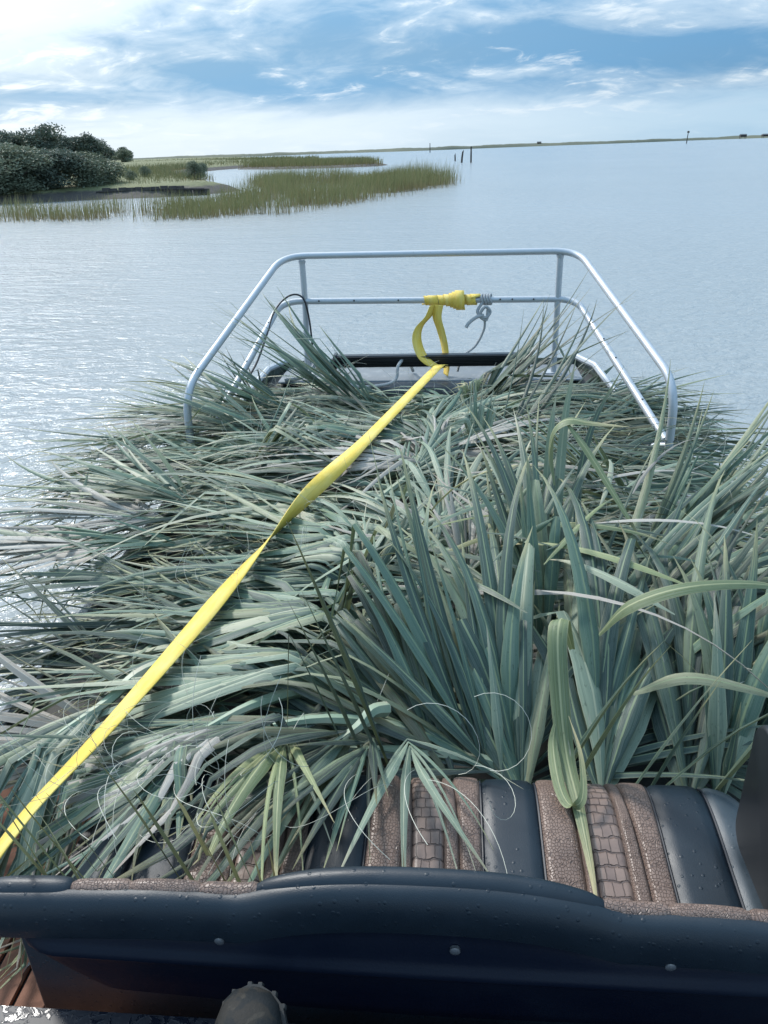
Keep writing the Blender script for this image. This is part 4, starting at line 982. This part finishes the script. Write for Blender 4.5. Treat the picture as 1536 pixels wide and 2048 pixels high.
# blades that flop over the seat
hero((-.18, 1.40, .90), 178, 22, 60, .50, 9, 3, 'pale frayed tuft flopping over the port part of the seat', droop=2.2, wide=.03, kinks=0, stalk=0, layer=.005)
hero((.10, 1.40, .90), 166, 18, 70, .46, 8, 1, 'thin silvery tuft flopping over the middle of the seat', droop=1.8, wide=.022, kinks=0, stalk=0, layer=.005)
hero((-.42, 1.40, .88), 196, 14, 60, .50, 10, 0, 'blue-green tuft flopping over the port end of the seat', droop=1.6, wide=.032, stalk=0, layer=.005)
hero((-.25, 1.44, .88), -122, 3, 46, .80, 20, 4, 'dried greyish frond sagging over the port end of the seat', droop=.7, layer=.02)
hero((-.84, 1.25, .78), 208, -12, 40, .60, 8, 0, 'sparse blades hanging beside the port end of the seat', droop=.9, wide=.03, stalk=0, layer=.0)
hero((-.10, 1.46, .90), -106, 3, 40, .95, 26, 2, 'dark frond lying along the port front edge of the seat', droop=.35, layer=.03)
hero((-.30, 1.50, .90), -136, 2, 44, .78, 22, 0, 'blue-green frond drooping across the port seat panels', droop=.7, layer=.02)
hero((-.02, 1.42, .91), -142, 3, 36, .66, 14, 2, 'short dark frond drooping onto the croc seat panel', droop=.8, layer=.015, stalk=.1)
hero((-.70, 1.55, .86), -150, 0, 50, .85, 22, 1, 'silvery frond sagging past the port end of the seat', droop=.7, layer=.02, stalk=.2)
hero((-.80, 3.50, .74), 84, 2, 70, .8, 24, 0, 'frond lying inward with its thick cut stalk showing at the port edge', droop=.3, stalk=.75, layer=.1)
hero((.98, 3.05, .74), -96, 2, 60, .7, 22, 1, 'frond lying inward with its cut stalk by the starboard rail foot', droop=.4, stalk=.45, layer=.1)
hero((-.95, 3.05, .74), -70, 3, 50, .95, 26, 1, 'silvery frond fanning over the port gunwale beside the cut stalk', droop=.5, layer=.1)
hero((.50, 4.78, .73), 84, 3, 44, .95, 26, 0, 'blue-green frond lying along the bow beam to starboard', droop=.25, stalk=.2, layer=.09)
hero((-.45, 4.80, .73), -94, 3, 44, .95, 26, 2, 'dark frond lying along the bow beam to port', droop=.25, stalk=.2, layer=.09)
hero((-.70, 4.30, .74), -96, 3, 50, .9, 26, 0, 'blue-green frond heaped against the port rail leg', droop=.4, stalk=.2, layer=.13)
hero((-.78, 3.95, .76), -88, 3, 50, .95, 26, 1, 'silvery frond heaped against the port rail leg', droop=.4, stalk=.2, layer=.13)
hero((.02, 1.40, .90), -164, 6, 60, .40, 12, 2, 'dark frond fallen over the seat beside the croc panel', droop=.9, wide=.03, stalk=0, layer=.005)
hero((-.45, 1.42, .90), -170, 6, 70, .42, 14, 2, 'dark frond fallen over the port seat panels', droop=.9, wide=.034, stalk=0, layer=.005)
def strip(pts, w, mt, parent, side=Vector((1, 0, 0)), tw=0.):
    C_ = catmull(pts, 6); H = Vector(parent.location); v, f, uv = [], [], []; N = len(C_)
    for i, c in enumerate(C_):
        t = i/(N-1); tg_ = (C_[min(i+1, N-1)]-C_[max(i-1, 0)]).normalized(); s = (side-tg_*side.dot(tg_)).normalized(); nn = tg_.cross(s); a = tw*t
        s, nn = s*math.cos(a)+nn*math.sin(a), nn*math.cos(a)-s*math.sin(a); ww = w*.5*min(1, (t+.10)*3)*max(.03, 1-max(0, (t-.35)/.65)**1.6)
        v += [c-s*ww-H, c+nn*ww*.35-H, c+s*ww-H]; uv += [(t, 0), (t, .5), (t, 1)]
    for i in range(N-1): f += [(3*i, 3*i+1, 3*i+4, 3*i+3), (3*i+1, 3*i+2, 3*i+5, 3*i+4)]
    o = add('leaflet', mesh('leaflet', v, f, mt, uv), parent); o['label'] = 'pale bent-over blade'; return o
strip([(.50, 1.60, 1.02), (.465, 1.56, 1.13), (.445, 1.50, 1.12), (.45, 1.42, 1.0), (.46, 1.345, .91), (.47, 1.24, .885), (.475, 1.10, .872), (.475, .98, .86)], .045, YL, H1)
strip([(.44, 1.40, .97), (.43, 1.36, .93), (.435, 1.27, .90), (.452, 1.22, .893), (.478, 1.23, .91), (.483, 1.31, .95), (.465, 1.39, .99)], .026, YL, H1)
strip([(.53, 2.30, 1.16), (.52, 2.34, 1.24), (.53, 2.36, 1.32), (.57, 2.36, 1.355), (.64, 2.35, 1.35), (.76, 2.36, 1.335)], .055, YL, H2, Vector((.3, 1, .3)))
strip([(.56, 2.36, 1.355), (.63, 2.28, 1.27), (.72, 2.16, 1.14), (.78, 2.1, 1.05)], .022, YL, H2)
strip([(.50, 2.25, .95), (.52, 2.40, 1.15), (.53, 2.46, 1.30), (.545, 2.50, 1.40)], .03, SV, H2)
strip([(.54, 2.25, .95), (.56, 2.40, 1.18), (.575, 2.46, 1.36), (.60, 2.5, 1.52)], .032, SV, H2)
strip([(.60, 2.25, .95), (.63, 2.42, 1.14), (.68, 2.52, 1.30), (.78, 2.62, 1.46)], .026, BG, H2)
strip([(.55, 1.55, 1.10), (.60, 1.50, 1.21), (.72, 1.50, 1.26), (.90, 1.55, 1.24), (1.05, 1.62, 1.16)], .035, YL, H1, Vector((0, 1, .4)))
strip([(.62, 1.46, 1.00), (.72, 1.43, 1.07), (.86, 1.42, 1.05), (1.0, 1.45, .98)], .03, BG, H1, Vector((0, 1, .4)))

# loose long blades strewn across the near fans
lr = random.Random(19)
for k in range(40):
    x, y = lr.uniform(.0, .95), lr.uniform(1.55, 2.6); par = H1 if y < 2.0 else H2
    az = R(lr.choice((-1, 1))*lr.uniform(25, 115)); L = lr.uniform(.4, .85); z = lr.uniform(.98, 1.12); d = Vector((math.sin(az), math.cos(az), lr.uniform(.0, .35)))
    v, f, uv = leaflet_geom((x, y, z), d, Vector((0, 0, 1)), L, lr.uniform(.010, .034), .2, lr.uniform(.6, 2.0), 0, None, lr.gauss(0, .8), True, 10, .35, .27)
    H = Vector(par.location); o = add('leaflet', mesh('leaflet', [p_-H for p_ in v], f, LEAF[lr.choice((0, 1, 1, 3, 0, 2, 4))], uv), par)
